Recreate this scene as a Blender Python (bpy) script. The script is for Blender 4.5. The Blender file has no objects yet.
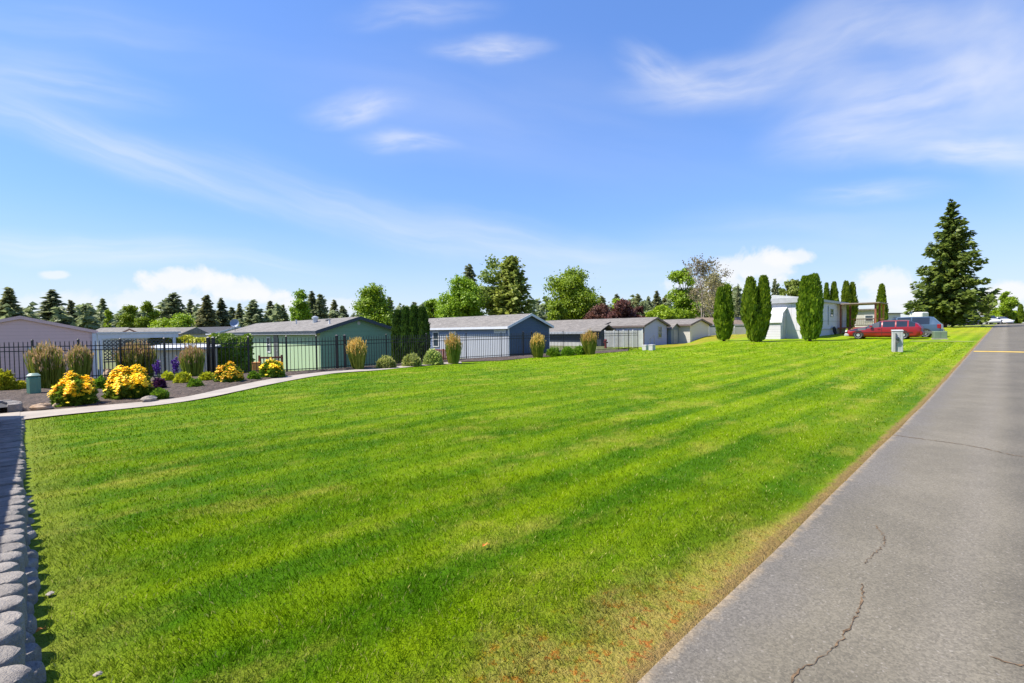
import bpy, math, random
import numpy as np
from mathutils import Matrix, Vector, Euler

random.seed(7)
RNG = np.random.default_rng(7)
SC = bpy.context.scene
COL = SC.collection
PI = math.pi
R = math.radians

# ------------------------------------------------------------------ camera
FPX = 470.0
CAMZ = 1.7
PITCH = math.atan(11.5 / FPX)
ROLL = -math.atan(0.0138)
CAM_M = (Matrix.Rotation(PI / 2 - PITCH, 3, 'X') @ Matrix.Rotation(ROLL, 3, 'Z'))
cd = bpy.data.cameras.new('camera')
cam = bpy.data.objects.new('camera', cd)
COL.objects.link(cam)
cam.location = (0, 0, CAMZ)
cam.rotation_euler = CAM_M.to_euler()
cd.sensor_width = 36.0
cd.lens = FPX / 1024 * 36.0
cd.clip_end = 5000
cd.clip_start = 0.05
SC.camera = cam

def ray(px, py):
    return CAM_M @ Vector(((px - 512) / FPX, -(py - 341.5) / FPX, -1.0))

def at(px, py, Y):
    d = ray(px, py)
    t = Y / d.y
    return Vector((d.x * t, Y, CAMZ + d.z * t))

def hz(px):
    return 330 - 0.0138 * (px - 512)

# ------------------------------------------------------------------ terrain
AZ = R(46.5)
U = Vector((math.sin(AZ), math.cos(AZ), 0))
V = Vector((-math.cos(AZ), math.sin(AZ), 0))

def sstep(a, b, x):
    t = np.clip((x - a) / (b - a), 0, 1)
    return t * t * (3 - 2 * t)

def azpt(px, Y):
    d = ray(px, hz(px))
    return (d.x / d.y * Y, Y)

FENCE = [azpt(-90, 16.6), azpt(25, 17.6), (-8.9, 19.9), (-2.8, 27.3), (10.1, 37.7)]

def seg_sd(p, q, x, y):
    dx, dy = q[0] - p[0], q[1] - p[1]
    L = math.hypot(dx, dy)
    return (-(x - p[0]) * dy + (y - p[1]) * dx) / L     # positive behind (left of travel)

def gnd(x, y):
    x = np.asarray(x, float); y = np.asarray(y, float)
    u = x * U.x + y * U.y
    v = x * V.x + y * V.y
    t = 0.018 * np.where(u - 12 > 0, np.sqrt((u - 12) ** 2 + 4) - 2, 0)
    t = np.where(t > 1.2, 1.2 + 0.4 * (1 - np.exp(-(np.maximum(t, 1.2) - 1.2) / 0.4)), t)
    w = np.maximum(0, u - 45) * 0.5
    bk = sstep(36, 44, u)
    lo_, hi_ = 14.5 + 5.0 * bk, 20.5 + 2.0 * bk
    tt = np.clip((v - w - lo_) / (hi_ - lo_), 0, 1)
    rise = t * (1 - tt * tt * (3 - 2 * tt))
    sd = np.minimum(np.minimum(seg_sd(FENCE[1], FENCE[2], x, y), seg_sd(FENCE[2], FENCE[3], x, y)),
                    seg_sd(FENCE[3], FENCE[4], x, y))
    drop = 0.6 * sstep(0.6, 3.0, sd) * (1 - sstep(21, 30, u - np.maximum(0, v - 24) * 0.35))
    return rise - drop

def g(x, y):
    return float(gnd(x, y))

def gp(px, py):
    d = ray(px, py)
    lo = None
    Y = 1.0
    while Y < 400:
        t = Y / d.y
        z = CAMZ + d.z * t
        if z < g(d.x * t, Y):
            lo = Y
            break
        Y *= 1.01
    if lo is None:
        lo = 120
    a, b = lo / 1.01, lo
    for _ in range(20):
        m = (a + b) / 2
        t = m / d.y
        if CAMZ + d.z * t < g(d.x * t, m):
            b = m
        else:
            a = m
    t = b / d.y
    return Vector((d.x * t, b, g(d.x * t, b)))

def cosf(p):
    return p.y / math.hypot(p.x, p.y)

def uv2xy(u, v):
    return (U.x * u + V.x * v, U.y * u + V.y * v)

# frame of the block wall: foot of the wall on the lawn side
_f0, _f1 = gp(33, 683), gp(25.5, 424)
WV = (_f1 - _f0); WV.z = 0; WV.normalize()
WUv = Vector((WV.y, -WV.x, 0))
WO = Vector((_f0.x, _f0.y, 0)) - WV * _f0.dot(WV)
def wxy(a, b):
    p = WO + WUv * a + WV * b
    return (p.x, p.y)
def wall_sd(x, y):
    return (x - WO.x) * WUv.x + (y - WO.y) * WUv.y

# ------------------------------------------------------------------ object helpers
def link(o, parent=None):
    COL.objects.link(o)
    if parent is not None:
        o.parent = parent
    return o

def tag(o, label=None, cat=None, group=None, kind=None):
    if label: o['label'] = label
    if cat: o['category'] = cat
    if group: o['group'] = group
    if kind: o['kind'] = kind
    return o

def thing(name, label, cat, loc=(0, 0, 0), rz=0.0, group=None):
    o = bpy.data.objects.new(name, None)
    o.empty_display_size = 0.2
    link(o)
    o.location = loc
    o.rotation_euler = (0, 0, rz)
    return tag(o, label, cat, group)

def children(o):
    return list(o.children)

def copy_tree(o, parent=None):
    c = o.copy()
    COL.objects.link(c)
    if parent is not None:
        c.parent = parent
    for ch in children(o):
        copy_tree(ch, c)
    return c

class MB:
    def __init__(s):
        s.v = []; s.f = []
    def add(s, vs, fs):
        b = len(s.v)
        s.v += [tuple(p) for p in vs]
        s.f += [tuple(i + b for i in f) for f in fs]
        return s
    def box(s, x0, x1, y0, y1, z0, z1):
        return s.add([(x0, y0, z0), (x1, y0, z0), (x1, y1, z0), (x0, y1, z0),
                      (x0, y0, z1), (x1, y0, z1), (x1, y1, z1), (x0, y1, z1)],
                     [(0, 3, 2, 1), (4, 5, 6, 7), (0, 1, 5, 4), (1, 2, 6, 5), (2, 3, 7, 6), (3, 0, 4, 7)])
    def bevbox(s, x0, x1, y0, y1, z0, z1, b):
        # box with chamfered vertical and top edges
        def ring(ix, z):
            a, c, d, e = x0 + ix, x1 - ix, y0 + ix, y1 - ix
            k = b
            return [(a + k, d, z), (c - k, d, z), (c, d + k, z), (c, e - k, z),
                    (c - k, e, z), (a + k, e, z), (a, e - k, z), (a, d + k, z)]
        rs = [ring(0, z0), ring(0, z1 - b), ring(b * .8, z1)]
        vs = [p for r in rs for p in r]
        fs = []
        for k in range(2):
            for i in range(8):
                j = (i + 1) % 8
                fs.append((k * 8 + i, k * 8 + j, (k + 1) * 8 + j, (k + 1) * 8 + i))
        fs.append(tuple(range(16, 24)))
        fs.append(tuple(reversed(range(0, 8))))
        return s.add(vs, fs)
    def tube(s, p0, p1, r0, r1=None, n=7, cap=True):
        if r1 is None: r1 = r0
        p0 = Vector(p0); p1 = Vector(p1)
        d = (p1 - p0)
        if d.length < 1e-6: return s
        d.normalize()
        a = d.cross(Vector((0, 0, 1)))
        if a.length < 1e-3: a = Vector((1, 0, 0))
        a.normalize(); b = d.cross(a)
        vs = []
        for p, r in ((p0, r0), (p1, r1)):
            for i in range(n):
                t = 2 * PI * i / n
                vs.append(p + a * (math.cos(t) * r) + b * (math.sin(t) * r))
        fs = [(i, i + n, (i + 1) % n + n, (i + 1) % n) for i in range(n)]
        if cap:
            fs += [tuple(range(n)), tuple(reversed(range(n, 2 * n)))]
        return s.add(vs, fs)
    def path(s, pts, rs, n=6):
        for i in range(len(pts) - 1):
            s.tube(pts[i], pts[i + 1], rs[i], rs[i + 1], n)
        return s
    def lathe(s, prof, n=16, c=(0, 0, 0)):
        vs = []; fs = []
        for r, z in prof:
            for i in range(n):
                t = 2 * PI * i / n
                vs.append((c[0] + r * math.cos(t), c[1] + r * math.sin(t), c[2] + z))
        m = len(prof)
        for k in range(m - 1):
            for i in range(n):
                j = (i + 1) % n
                fs.append((k * n + i, k * n + j, (k + 1) * n + j, (k + 1) * n + i))
        fs.append(tuple(reversed(range(n))))
        fs.append(tuple(range((m - 1) * n, m * n)))
        return s.add(vs, fs)
    def poly_prism(s, pts, off):
        n = len(pts)
        off = Vector(off)
        vs = [Vector(p) for p in pts] + [Vector(p) + off for p in pts]
        fs = [tuple(range(n)), tuple(reversed(range(n, 2 * n)))]
        fs += [(i, i + n, (i + 1) % n + n, (i + 1) % n) for i in range(n)]
        return s.add(vs, fs)
    def build(s, name, m, parent=None, smooth=False, recalc=True):
        me = bpy.data.meshes.new(name)
        me.from_pydata(s.v, [], s.f)
        if recalc:
            import bmesh
            bm = bmesh.new(); bm.from_mesh(me)
            bmesh.ops.recalc_face_normals(bm, faces=bm.faces)
            bm.to_mesh(me); bm.free()
        me.update()
        if m: me.materials.append(m)
        if smooth:
            me.shade_smooth()
            try: me.set_sharp_from_angle(angle=R(38))
            except Exception: pass
        o = bpy.data.objects.new(name, me)
        return link(o, parent)

def np_mesh(name, verts, k):
    """verts (n*k,3): n separate k-gons"""
    n = len(verts) // k
    me = bpy.data.meshes.new(name)
    me.vertices.add(n * k)
    me.vertices.foreach_set('co', np.ascontiguousarray(verts, dtype=np.float32).ravel())
    me.loops.add(n * k)
    me.loops.foreach_set('vertex_index', np.arange(n * k, dtype=np.int32))
    me.polygons.add(n)
    me.polygons.foreach_set('loop_start', np.arange(0, n * k, k, dtype=np.int32))
    me.update(calc_edges=True)
    return me

def np_obj(name, verts, k, m, parent=None):
    me = np_mesh(name, verts, k)
    me.materials.append(m)
    return link(bpy.data.objects.new(name, me), parent)

def grid_obj(name, us, vs, zoff, m, fn=None, parent=None):
    uu, vv = np.meshgrid(us, vs, indexing='ij')
    X = U.x * uu + V.x * vv
    Y = U.y * uu + V.y * vv
    Z = gnd(X, Y) + zoff
    if fn is not None: Z = Z + fn(uu, vv)
    P = np.stack([X, Y, Z], -1).reshape(-1, 3)
    a, b = len(us), len(vs)
    i = np.arange(a * b).reshape(a, b)
    F = np.stack([i[:-1, :-1], i[1:, :-1], i[1:, 1:], i[:-1, 1:]], -1).reshape(-1, 4)
    me = bpy.data.meshes.new(name)
    me.from_pydata(P.tolist(), [], F.tolist())
    me.update()
    me.materials.append(m)
    me.shade_smooth()
    return link(bpy.data.objects.new(name, me), parent)

# ------------------------------------------------------------------ materials
class NT:
    def __init__(s, nt): s.nt = nt
    def n(s, t, **kw):
        nd = s.nt.nodes.new(t)
        for k, v in kw.items():
            setattr(nd, k, v)
        return nd
    def l(s, a, b): s.nt.links.new(a, b)
    def inp(s, sock, v):
        if v is None: return
        if isinstance(v, bpy.types.NodeSocket): s.l(v, sock)
        else:
            if isinstance(v, (tuple, list)) and len(v) == 3 and sock.type == 'RGBA': v = (*v, 1)
            sock.default_value = v
    def math(s, op, a, b=None, c=None, clamp=False):
        nd = s.n('ShaderNodeMath', operation=op); nd.use_clamp = clamp
        s.inp(nd.inputs[0], a); s.inp(nd.inputs[1], b); s.inp(nd.inputs[2], c)
        return nd.outputs[0]
    def vm(s, op, a, b=None, out=0):
        nd = s.n('ShaderNodeVectorMath', operation=op)
        s.inp(nd.inputs[0], a)
        if b is not None: s.inp(nd.inputs[1], b)
        return nd.outputs[out]
    def scale(s, a, k):
        nd = s.n('ShaderNodeVectorMath', operation='SCALE')
        s.inp(nd.inputs[0], a); s.inp(nd.inputs['Scale'], k)
        return nd.outputs[0]
    def dot(s, a, b): return s.vm('DOT_PRODUCT', a, b, 'Value')
    def comb(s, x, y, z=0.0):
        nd = s.n('ShaderNodeCombineXYZ')
        s.inp(nd.inputs[0], x); s.inp(nd.inputs[1], y); s.inp(nd.inputs[2], z)
        return nd.outputs[0]
    def noise(s, vec, sc, det=4, rough=.55, dist=0.0):
        nd = s.n('ShaderNodeTexNoise')
        s.inp(nd.inputs['Vector'], vec)
        nd.inputs['Scale'].default_value = sc
        nd.inputs['Detail'].default_value = det
        nd.inputs['Roughness'].default_value = rough
        nd.inputs['Distortion'].default_value = dist
        return nd.outputs['Fac']
    def ramp(s, v, a, b, smooth=True, lo=0.0, hi=1.0):
        nd = s.n('ShaderNodeMapRange')
        nd.interpolation_type = 'SMOOTHSTEP' if smooth else 'LINEAR'
        s.inp(nd.inputs[0], v)
        nd.inputs[1].default_value = a; nd.inputs[2].default_value = b
        nd.inputs[3].default_value = lo; nd.inputs[4].default_value = hi
        return nd.outputs[0]
    def mix(s, f, a, b, blend='MIX'):
        nd = s.n('ShaderNodeMix'); nd.data_type = 'RGBA'; nd.blend_type = blend
        s.inp(nd.inputs[0], f); s.inp(nd.inputs[6], a); s.inp(nd.inputs[7], b)
        return nd.outputs[2]
    def pos(s): return s.n('ShaderNodeNewGeometry').outputs['Position']
    def obj(s): return s.n('ShaderNodeTexCoord').outputs['Object']
    def bump(s, h, strength=.5, dist=.02):
        nd = s.n('ShaderNodeBump')
        nd.inputs['Strength'].default_value = strength
        nd.inputs['Distance'].default_value = dist
        s.l(h, nd.inputs['Height'])
        return nd.outputs[0]

def newmat(name):
    m = bpy.data.materials.new(name)
    m.use_nodes = True
    t = NT(m.node_tree)
    b = m.node_tree.nodes['Principled BSDF']
    return m, t, b

def mixc(c, k): return tuple(min(1, x * k) for x in c)

def simple(name, c, rough=.6, var=.15, scale=3.0, metal=0.0, bump=0.0, bscale=40, c2=None, coat=0.0):
    m, t, b = newmat(name)
    p = t.obj()
    f = t.noise(p, scale, 6, .6)
    f = t.ramp(f, .3, .7)
    col = t.mix(f, mixc(c, 1 - var), c2 if c2 else mixc(c, 1 + var))
    t.inp(b.inputs['Base Color'], col)
    b.inputs['Roughness'].default_value = rough
    b.inputs['Metallic'].default_value = metal
    if coat: b.inputs['Coat Weight'].default_value = coat
    if bump:
        t.l(t.bump(t.noise(p, bscale, 4), bump, .02), b.inputs['Normal'])
    return m

def siding(name, c, pitch=.2, vertical=False, rough=.6, var=.06, depth=.5, hv=(1, 1)):
    """lap boards (horizontal) or battens (vertical) as bump lines"""
    m, t, b = newmat(name)
    p = t.obj()
    sx = t.n('ShaderNodeSeparateXYZ'); t.l(p, sx.inputs[0])
    if vertical: h = t.math('ADD', sx.outputs[0], sx.outputs[1])
    else: h = sx.outputs[2]
    fr = t.math('FRACT', t.math('DIVIDE', h, pitch))
    line = t.ramp(fr, 0.0, 0.12)
    dirt = t.noise(p, 1.3, 6, .65)
    streak = t.noise(t.vm('MULTIPLY', p, (3, 3, .25)), 2.0, 4)
    k = t.math('MULTIPLY_ADD', dirt, var * 2, 1 - var)
    k = t.math('MULTIPLY', k, t.math('MULTIPLY_ADD', streak, var, 1 - var * .5))
    k = t.math('MULTIPLY', k, t.math('MULTIPLY_ADD', line, .22, .78))
    col = t.scale((*c,), k)
    t.l(col, b.inputs['Base Color'])
    b.inputs['Roughness'].default_value = rough
    hh = t.math('SUBTRACT', 1.0, fr) if not vertical else line
    t.l(t.bump(hh, depth, .015), b.inputs['Normal'])
    return m

def shingle(name, c):
    m, t, b = newmat(name)
    p = t.obj()
    br = t.n('ShaderNodeTexBrick')
    mp = t.n('ShaderNodeMapping')
    mp.inputs['Rotation'].default_value = (0, 0, PI / 2)
    t.l(p, mp.inputs[0]); t.l(mp.outputs[0], br.inputs['Vector'])
    br.inputs['Color1'].default_value = (*mixc(c, .8), 1)
    br.inputs['Color2'].default_value = (*mixc(c, 1.2), 1)
    br.inputs['Mortar'].default_value = (*mixc(c, .55), 1)
    br.inputs['Scale'].default_value = 1.0
    br.inputs['Brick Width'].default_value = .33
    br.inputs['Row Height'].default_value = .14
    br.inputs['Mortar Size'].default_value = .008
    f = t.noise(p, .9, 5, .65)
    col = t.scale(br.outputs[0], t.math('MULTIPLY_ADD', f, .6, .7))
    t.l(col, b.inputs['Base Color'])
    b.inputs['Roughness'].default_value = .9
    t.l(t.bump(t.noise(p, 60, 2), .4, .01), b.inputs['Normal'])
    return m

def leaf(name, c1, c2, trans=.3, rough=.5, patch=.6, c3=None):
    m = bpy.data.materials.new(name)
    m.use_nodes = True
    t = NT(m.node_tree)
    b = m.node_tree.nodes['Principled BSDF']
    geo = t.n('ShaderNodeNewGeometry')
    oi = t.n('ShaderNodeObjectInfo')
    pn = t.noise(geo.outputs['Position'], patch, 3)
    f = t.math('ADD', t.math('MULTIPLY', geo.outputs['Random Per Island'], .6), t.math('MULTIPLY', t.ramp(pn, .35, .65), .4))
    col = t.mix(f, c1, c2)
    if c3:
        col = t.mix(t.ramp(geo.outputs['Random Per Island'], .86, .9), col, c3)
    hs = t.n('ShaderNodeHueSaturation')
    t.l(t.math('MULTIPLY_ADD', oi.outputs['Random'], .022, .473), hs.inputs['Hue'])
    t.l(t.math('MULTIPLY_ADD', oi.outputs['Random'], .35, .85), hs.inputs['Value'])
    t.l(col, hs.inputs['Color'])
    col = hs.outputs[0]
    t.l(col, b.inputs['Base Color'])
    b.inputs['Roughness'].default_value = rough
    b.inputs['Specular IOR Level'].default_value = .3
    tr = t.n('ShaderNodeBsdfTranslucent')
    t.l(t.mix(.5, col, t.scale(col, 1.6)), tr.inputs[0])
    mx = t.n('ShaderNodeMixShader')
    mx.inputs[0].default_value = trans
    t.l(b.outputs[0], mx.inputs[1]); t.l(tr.outputs[0], mx.inputs[2])
    out = m.node_tree.nodes['Material Output']
    t.l(mx.outputs[0], out.inputs[0])
    return m

def glass(name, c=(.02, .03, .04)):
    m, t, b = newmat(name)
    f = t.noise(t.obj(), 1.5, 2)
    t.l(t.mix(f, c, mixc(c, 2.2)), b.inputs['Base Color'])
    b.inputs['Roughness'].default_value = .06
    b.inputs['Specular IOR Level'].default_value = .8
    return m

# --- lawn
EDGE = sum(gp(*q).dot(V) for q in ((655, 683), (760, 570), (838, 480), (885, 430))) / 4
print('EDGE', EDGE, [gp(*q).dot(V) for q in ((655, 683), (760, 570), (838, 480), (885, 430), (960, 370))])
def lawn_material(name, blades):
    m, t, b = newmat(name)
    geo = t.n('ShaderNodeNewGeometry')
    P = geo.outputs['Position']
    u = t.dot(P, tuple(U)); v = t.dot(P, tuple(V))
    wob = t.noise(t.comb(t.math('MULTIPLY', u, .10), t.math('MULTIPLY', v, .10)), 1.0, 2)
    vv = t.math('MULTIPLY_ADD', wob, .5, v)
    sw = t.math('SINE', t.math('MULTIPLY', vv, 2 * PI / 1.0))  # mowing stripes: light and dark of leaning blades put into the colour
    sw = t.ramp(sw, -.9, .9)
    st = t.noise(t.comb(t.math('MULTIPLY', u, .05), t.math('MULTIPLY', vv, 1.9)), 1.0, 4, .6)
    st = t.ramp(st, .34, .66)
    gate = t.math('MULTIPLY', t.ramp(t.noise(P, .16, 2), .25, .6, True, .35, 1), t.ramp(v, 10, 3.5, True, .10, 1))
    big = t.ramp(t.noise(P, .30, 5, .6, .6), .34, .66)
    mid = t.ramp(t.noise(P, 2.3, 6, .66), .36, .66)
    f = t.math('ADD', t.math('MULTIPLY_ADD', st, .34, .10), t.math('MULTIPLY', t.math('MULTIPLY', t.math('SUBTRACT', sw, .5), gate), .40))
    f = t.math('ADD', f, t.math('MULTIPLY', big, .24))
    f = t.math('ADD', f, t.math('MULTIPLY', mid, .22))
    f = t.math('ADD', f, t.ramp(u, 2.5, 30, True, -.13, .17))  # darker near, brighter far: blade self-shadow put into the lawn colour
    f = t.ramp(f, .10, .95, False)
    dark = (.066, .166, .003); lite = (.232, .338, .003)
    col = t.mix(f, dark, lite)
    # straw patches
    dry = t.noise(t.comb(t.math('MULTIPLY', u, .55), t.math('MULTIPLY', v, 1.1)), 1.0, 6, .68)
    dry = t.ramp(dry, .50, .70)
    col = t.mix(t.math('MULTIPLY', dry, .66), col, (.36, .35, .05))
    # verge along the asphalt
    en = t.noise(P, 2.2, 5, .7)
    wd = t.ramp(u, 1.2, 5.5, True, .80, .10)
    ed = t.math('DIVIDE', t.math('SUBTRACT', v, EDGE - .02), wd)
    ed = t.math('ADD', ed, t.math('MULTIPLY', t.math('SUBTRACT', en, .5), 1.6))
    ed = t.ramp(ed, .2, 1.15, True, 1, 0)
    ed = t.math('MULTIPLY', ed, t.ramp(t.noise(P, 9, 5, .75), .28, .50, True, .45, 1))
    straw = t.mix(t.noise(P, 14, 4), (.42, .30, .10), (.30, .27, .05))
    red = t.math('MULTIPLY', t.ramp(t.noise(P, 11.0, 5, .75), .53, .60), t.ramp(u, 1.5, 4.5, True, 1, .25))
    straw = t.mix(t.math('MULTIPLY', red, .85), straw, (.40, .085, .022))
    col = t.mix(t.math('MULTIPLY', ed, .95), col, straw)
    vz = t.math('MULTIPLY', t.ramp(v, EDGE, EDGE + 1.6, True, 1, 0), t.ramp(t.noise(P, 1.1, 5, .65), .35, .62))
    col = t.mix(t.math('MULTIPLY', vz, .2), col, (.30, .30, .03))
    e2 = t.math('ADD', t.math('SUBTRACT', v, EDGE), t.math('MULTIPLY', t.math('SUBTRACT', t.noise(P, 8, 5, .75), .5), .22))
    e2 = t.math('MULTIPLY', t.ramp(e2, .01, .10, True, 1, 0), t.ramp(t.noise(P, 3.0, 4, .7), .28, .5, True, .35, 1))
    col = t.mix(t.math('MULTIPLY', e2, .9), col, t.mix(t.noise(P, 20, 3), (.20, .125, .05), (.42, .29, .11)))
    # dry bank below the columnar trees
    bank = t.ramp(t.math('ADD', v, t.math('MULTIPLY', t.math('SUBTRACT', en, .5), 1.6)), 17.0, 18.6)
    bank = t.math('MULTIPLY', bank, t.ramp(u, 35, 40))
    bank = t.math('MULTIPLY', bank, t.ramp(t.noise(P, .7, 4, .6), .3, .62, True, .15, .9))
    col = t.mix(bank, col, t.mix(t.noise(P, 1.2, 3), (.29, .17, .03), (.28, .28, .03)))
    # strip along wall is paler
    ws = t.math('SUBTRACT', t.dot(P, tuple(WUv)), WO.dot(WUv))
    wl = t.ramp(t.math('ADD', ws, t.math('MULTIPLY', en, .5)), .3, .9, True, 1, 0)
    col = t.mix(t.math('MULTIPLY', wl, .45), col, (.27, .29, .05))
    # far verge beyond the cars
    fv = t.math('MULTIPLY', t.ramp(u, 46, 62), t.ramp(t.noise(P, .35, 4), .3, .6))
    col = t.mix(t.math('MULTIPLY', fv, .6), col, (.33, .30, .035))
    fine = t.noise(P, 55, 3, .7)
    k = t.math('MULTIPLY_ADD', fine, .9, .55)
    if blades:
        k = t.math('MULTIPLY_ADD', geo.outputs['Random Per Island'], .7, .65)
        sp = t.ramp(geo.outputs['Random Per Island'], .93, .95)
        col = t.mix(t.math('MULTIPLY', sp, .7), col, (.45, .40, .14))
    col = t.scale(col, k)
    t.l(col, b.inputs['Base Color'])
    b.inputs['Roughness'].default_value = .6
    b.inputs['Specular IOR Level'].default_value = 0.03
    out = m.node_tree.nodes['Material Output']
    if blades:
        tr = t.n('ShaderNodeBsdfTranslucent')
        t.l(t.scale(col, 1.35), tr.inputs[0])
        mx = t.n('ShaderNodeMixShader'); mx.inputs[0].default_value = .27
        t.l(b.outputs[0], mx.inputs[1]); t.l(tr.outputs[0], mx.inputs[2])
        t.l(mx.outputs[0], out.inputs[0])
    else:
        h = t.math('ADD', t.noise(P, 45, 4, .7), t.noise(P, 9, 3, .6))
        t.l(t.bump(h, .9, .06), b.inputs['Normal'])
    return m

def asphalt_material():
    m, t, b = newmat('asphalt')
    P = t.pos()
    u = t.dot(P, tuple(U)); v = t.dot(P, tuple(V))
    w = t.noise(t.comb(t.math('MULTIPLY', u, .25), 0.0), 1.0, 3)
    vv = t.math('ADD', v, t.math('MULTIPLY', t.math('SUBTRACT', w, .5), .25))
    strip = t.ramp(vv, -.16, .10)
    strip = t.math('MULTIPLY', strip, t.ramp(u, 70, 30, True, 1, .9))
    p1 = t.ramp(t.noise(P, .8, 6, .65), .3, .7)
    grain = t.noise(P, 130, 3, .8)
    ag = t.n('ShaderNodeTexVoronoi'); ag.inputs['Scale'].default_value = 95
    t.l(P, ag.inputs['Vector'])
    agc = t.n('ShaderNodeSeparateColor'); t.l(ag.outputs['Color'], agc.inputs[0])
    cold = t.mix(p1, (.090, .079, .059), (.122, .107, .080))
    coll = t.mix(p1, (.125, .110, .080), (.170, .150, .110))
    col = t.mix(strip, cold, coll)
    # wheel-worn paler band next to the seam, darker close to the grass
    band = t.math('MULTIPLY', t.ramp(vv, .02, .2), t.ramp(vv, .2, .45, True, 1, 0))
    col = t.mix(t.math('MULTIPLY', band, .12), col, (.24, .215, .19))
    darkb = t.math('MULTIPLY', t.ramp(t.math('ADD', vv, t.math('MULTIPLY', p1, .3)), EDGE - .33, EDGE + .07), .45)
    col = t.mix(darkb, col, (.10, .094, .095))
    dust = t.math('MULTIPLY', t.ramp(t.math('ADD', v, t.math('MULTIPLY', t.noise(P, 7, 6, .75), .24)), EDGE + .02, EDGE + .15), .8)
    col = t.mix(dust, col, (.33, .25, .15))
    k = t.math('MULTIPLY_ADD', grain, .75, .62)
    k = t.math('MULTIPLY', k, t.math('MULTIPLY_ADD', agc.outputs[0], .5, .75))
    col = t.scale(col, k)
    spk = t.ramp(agc.outputs[1], .97, .995)
    col = t.mix(t.math('MULTIPLY', spk, .25), col, (.42, .38, .34))
    t.l(col, b.inputs['Base Color'])
    b.inputs['Roughness'].default_value = .85
    t.l(t.bump(t.math('ADD', grain, agc.outputs[0]), .5, .006), b.inputs['Normal'])
    return m

MAT = {}
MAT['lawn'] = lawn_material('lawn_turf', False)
MAT['blades'] = lawn_material('grass_blades', True)
MAT['asphalt'] = asphalt_material()
MAT['soil'] = simple('dry_ground', (.16, .14, .06), .95, .3, .4, c2=(.10, .13, .03), bump=.5, bscale=8)
MAT['concrete'] = simple('concrete', (.31, .275, .235), .85, .12, 1.5, bump=.25, bscale=60)
MAT['crack'] = simple('crack_dirt', (.07, .042, .02), .95, .4, 30, c2=(.20, .13, .07))
MAT['yellow'] = simple('yellow_paint', (.70, .42, .02), .7, .2, 5, c2=(.72, .50, .08))
MAT['iron'] = simple('black_iron', (.012, .012, .013), .45, .2, 5)
MAT['greenbox'] = simple('green_enamel', (.13, .27, .17), .5, .08, 4)
MAT['greybox'] = simple('grey_enamel', (.40, .41, .40), .5, .1, 4)
MAT['darkgrey'] = simple('dark_grey_metal', (.10, .105, .11), .5, .15, 4)
MAT['white'] = simple('white_paint', (.56, .56, .56), .5, .05, 2)
MAT['offwhite'] = simple('off_white_paint', (.46, .455, .44), .6, .08, 2)
MAT['wood'] = simple('stained_wood', (.62, .27, .08), .7, .3, 6, bump=.3)
MAT['darkwood'] = simple('dark_red_wood', (.24, .075, .045), .7, .3, 6, bump=.3)
MAT['rubber'] = simple('rubber', (.015, .015, .016), .8, .2, 8)
MAT['alloy'] = simple('wheel_metal', (.55, .55, .56), .35, .1, 8, metal=.6)
MAT['glass'] = glass('window_glass')
MAT['carglass'] = glass('car_glass', (.012, .016, .022))
MAT['rock'] = simple('tan_rock', (.40, .27, .17), .9, .25, 4, bump=.7, bscale=9, c2=(.48, .36, .26))
MAT['rock2'] = simple('grey_rock', (.30, .26, .22), .9, .25, 4, bump=.7, bscale=9)
MAT['bark'] = simple('bark', (.10, .065, .042), .9, .35, 3, bump=.8, bscale=14)
MAT['deadbark'] = simple('pale_dead_bark', (.34, .29, .24), .9, .25, 3, bump=.6, bscale=12)
MAT['shingle'] = shingle('grey_shingles', (.165, .150, .135))
MAT['shinglepale'] = shingle('pale_shingles', (.172, .160, .145))
MAT['shingleblack'] = shingle('charcoal_shingles', (.04, .042, .05))
MAT['metalroof'] = simple('white_metal_roof', (.50, .51, .52), .4, .07, 2)
MAT['fgreen'] = leaf('foliage_green', (.11, .215, .008), (.225, .355, .015))
MAT['fbright'] = leaf('foliage_bright', (.17, .32, .010), (.29, .45, .02))
MAT['folive'] = leaf('foliage_olive', (.10, .17, .02), (.21, .27, .05))
MAT['fconifer'] = leaf('foliage_conifer', (.13, .17, .075), (.24, .28, .13), trans=.4)
MAT['fpine'] = leaf('foliage_pine', (.15, .175, .065), (.27, .285, .12), trans=.4)
MAT['fspruce'] = leaf('foliage_spruce', (.07, .135, .022), (.20, .30, .05), trans=.38, patch=.45)
MAT['farb'] = leaf('foliage_arborvitae', (.055, .125, .006), (.175, .275, .014), trans=.25, patch=1.6)
MAT['farbd'] = leaf('foliage_dark_arborvitae', (.025, .075, .010), (.07, .155, .018), trans=.2, patch=1.6)
MAT['fplum'] = leaf('foliage_plum', (.07, .035, .022), (.15, .07, .045))
MAT['fbrown'] = leaf('foliage_withered', (.17, .17, .06), (.28, .25, .12), trans=.3)
MAT['fshrub'] = leaf('foliage_shrub', (.07, .17, .010), (.16, .30, .02), patch=3)
MAT['fvarieg'] = leaf('foliage_variegated', (.16, .26, .04), (.46, .50, .16), patch=3)
MAT['fchart'] = leaf('foliage_chartreuse', (.28, .36, .015), (.48, .50, .03), patch=3)
MAT['fperen'] = leaf('foliage_perennial', (.06, .14, .010), (.14, .25, .02), patch=4)
MAT['petal'] = leaf('petals_yellow', (.95, .68, .01), (.98, .84, .04), trans=.25, patch=5, c3=(.85, .34, .004))
MAT['purple'] = leaf('petals_purple', (.10, .025, .22), (.20, .06, .36), trans=.2, patch=5)
MAT['pdark'] = leaf('leaves_purple', (.05, .016, .04), (.11, .03, .10), trans=.2, patch=5)
MAT['reed'] = leaf('reed_leaves', (.12, .20, .015), (.29, .34, .05), patch=4)
MAT['fcedar'] = leaf('foliage_cedar', (.13, .20, .03), (.30, .37, .07), trans=.38)
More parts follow.
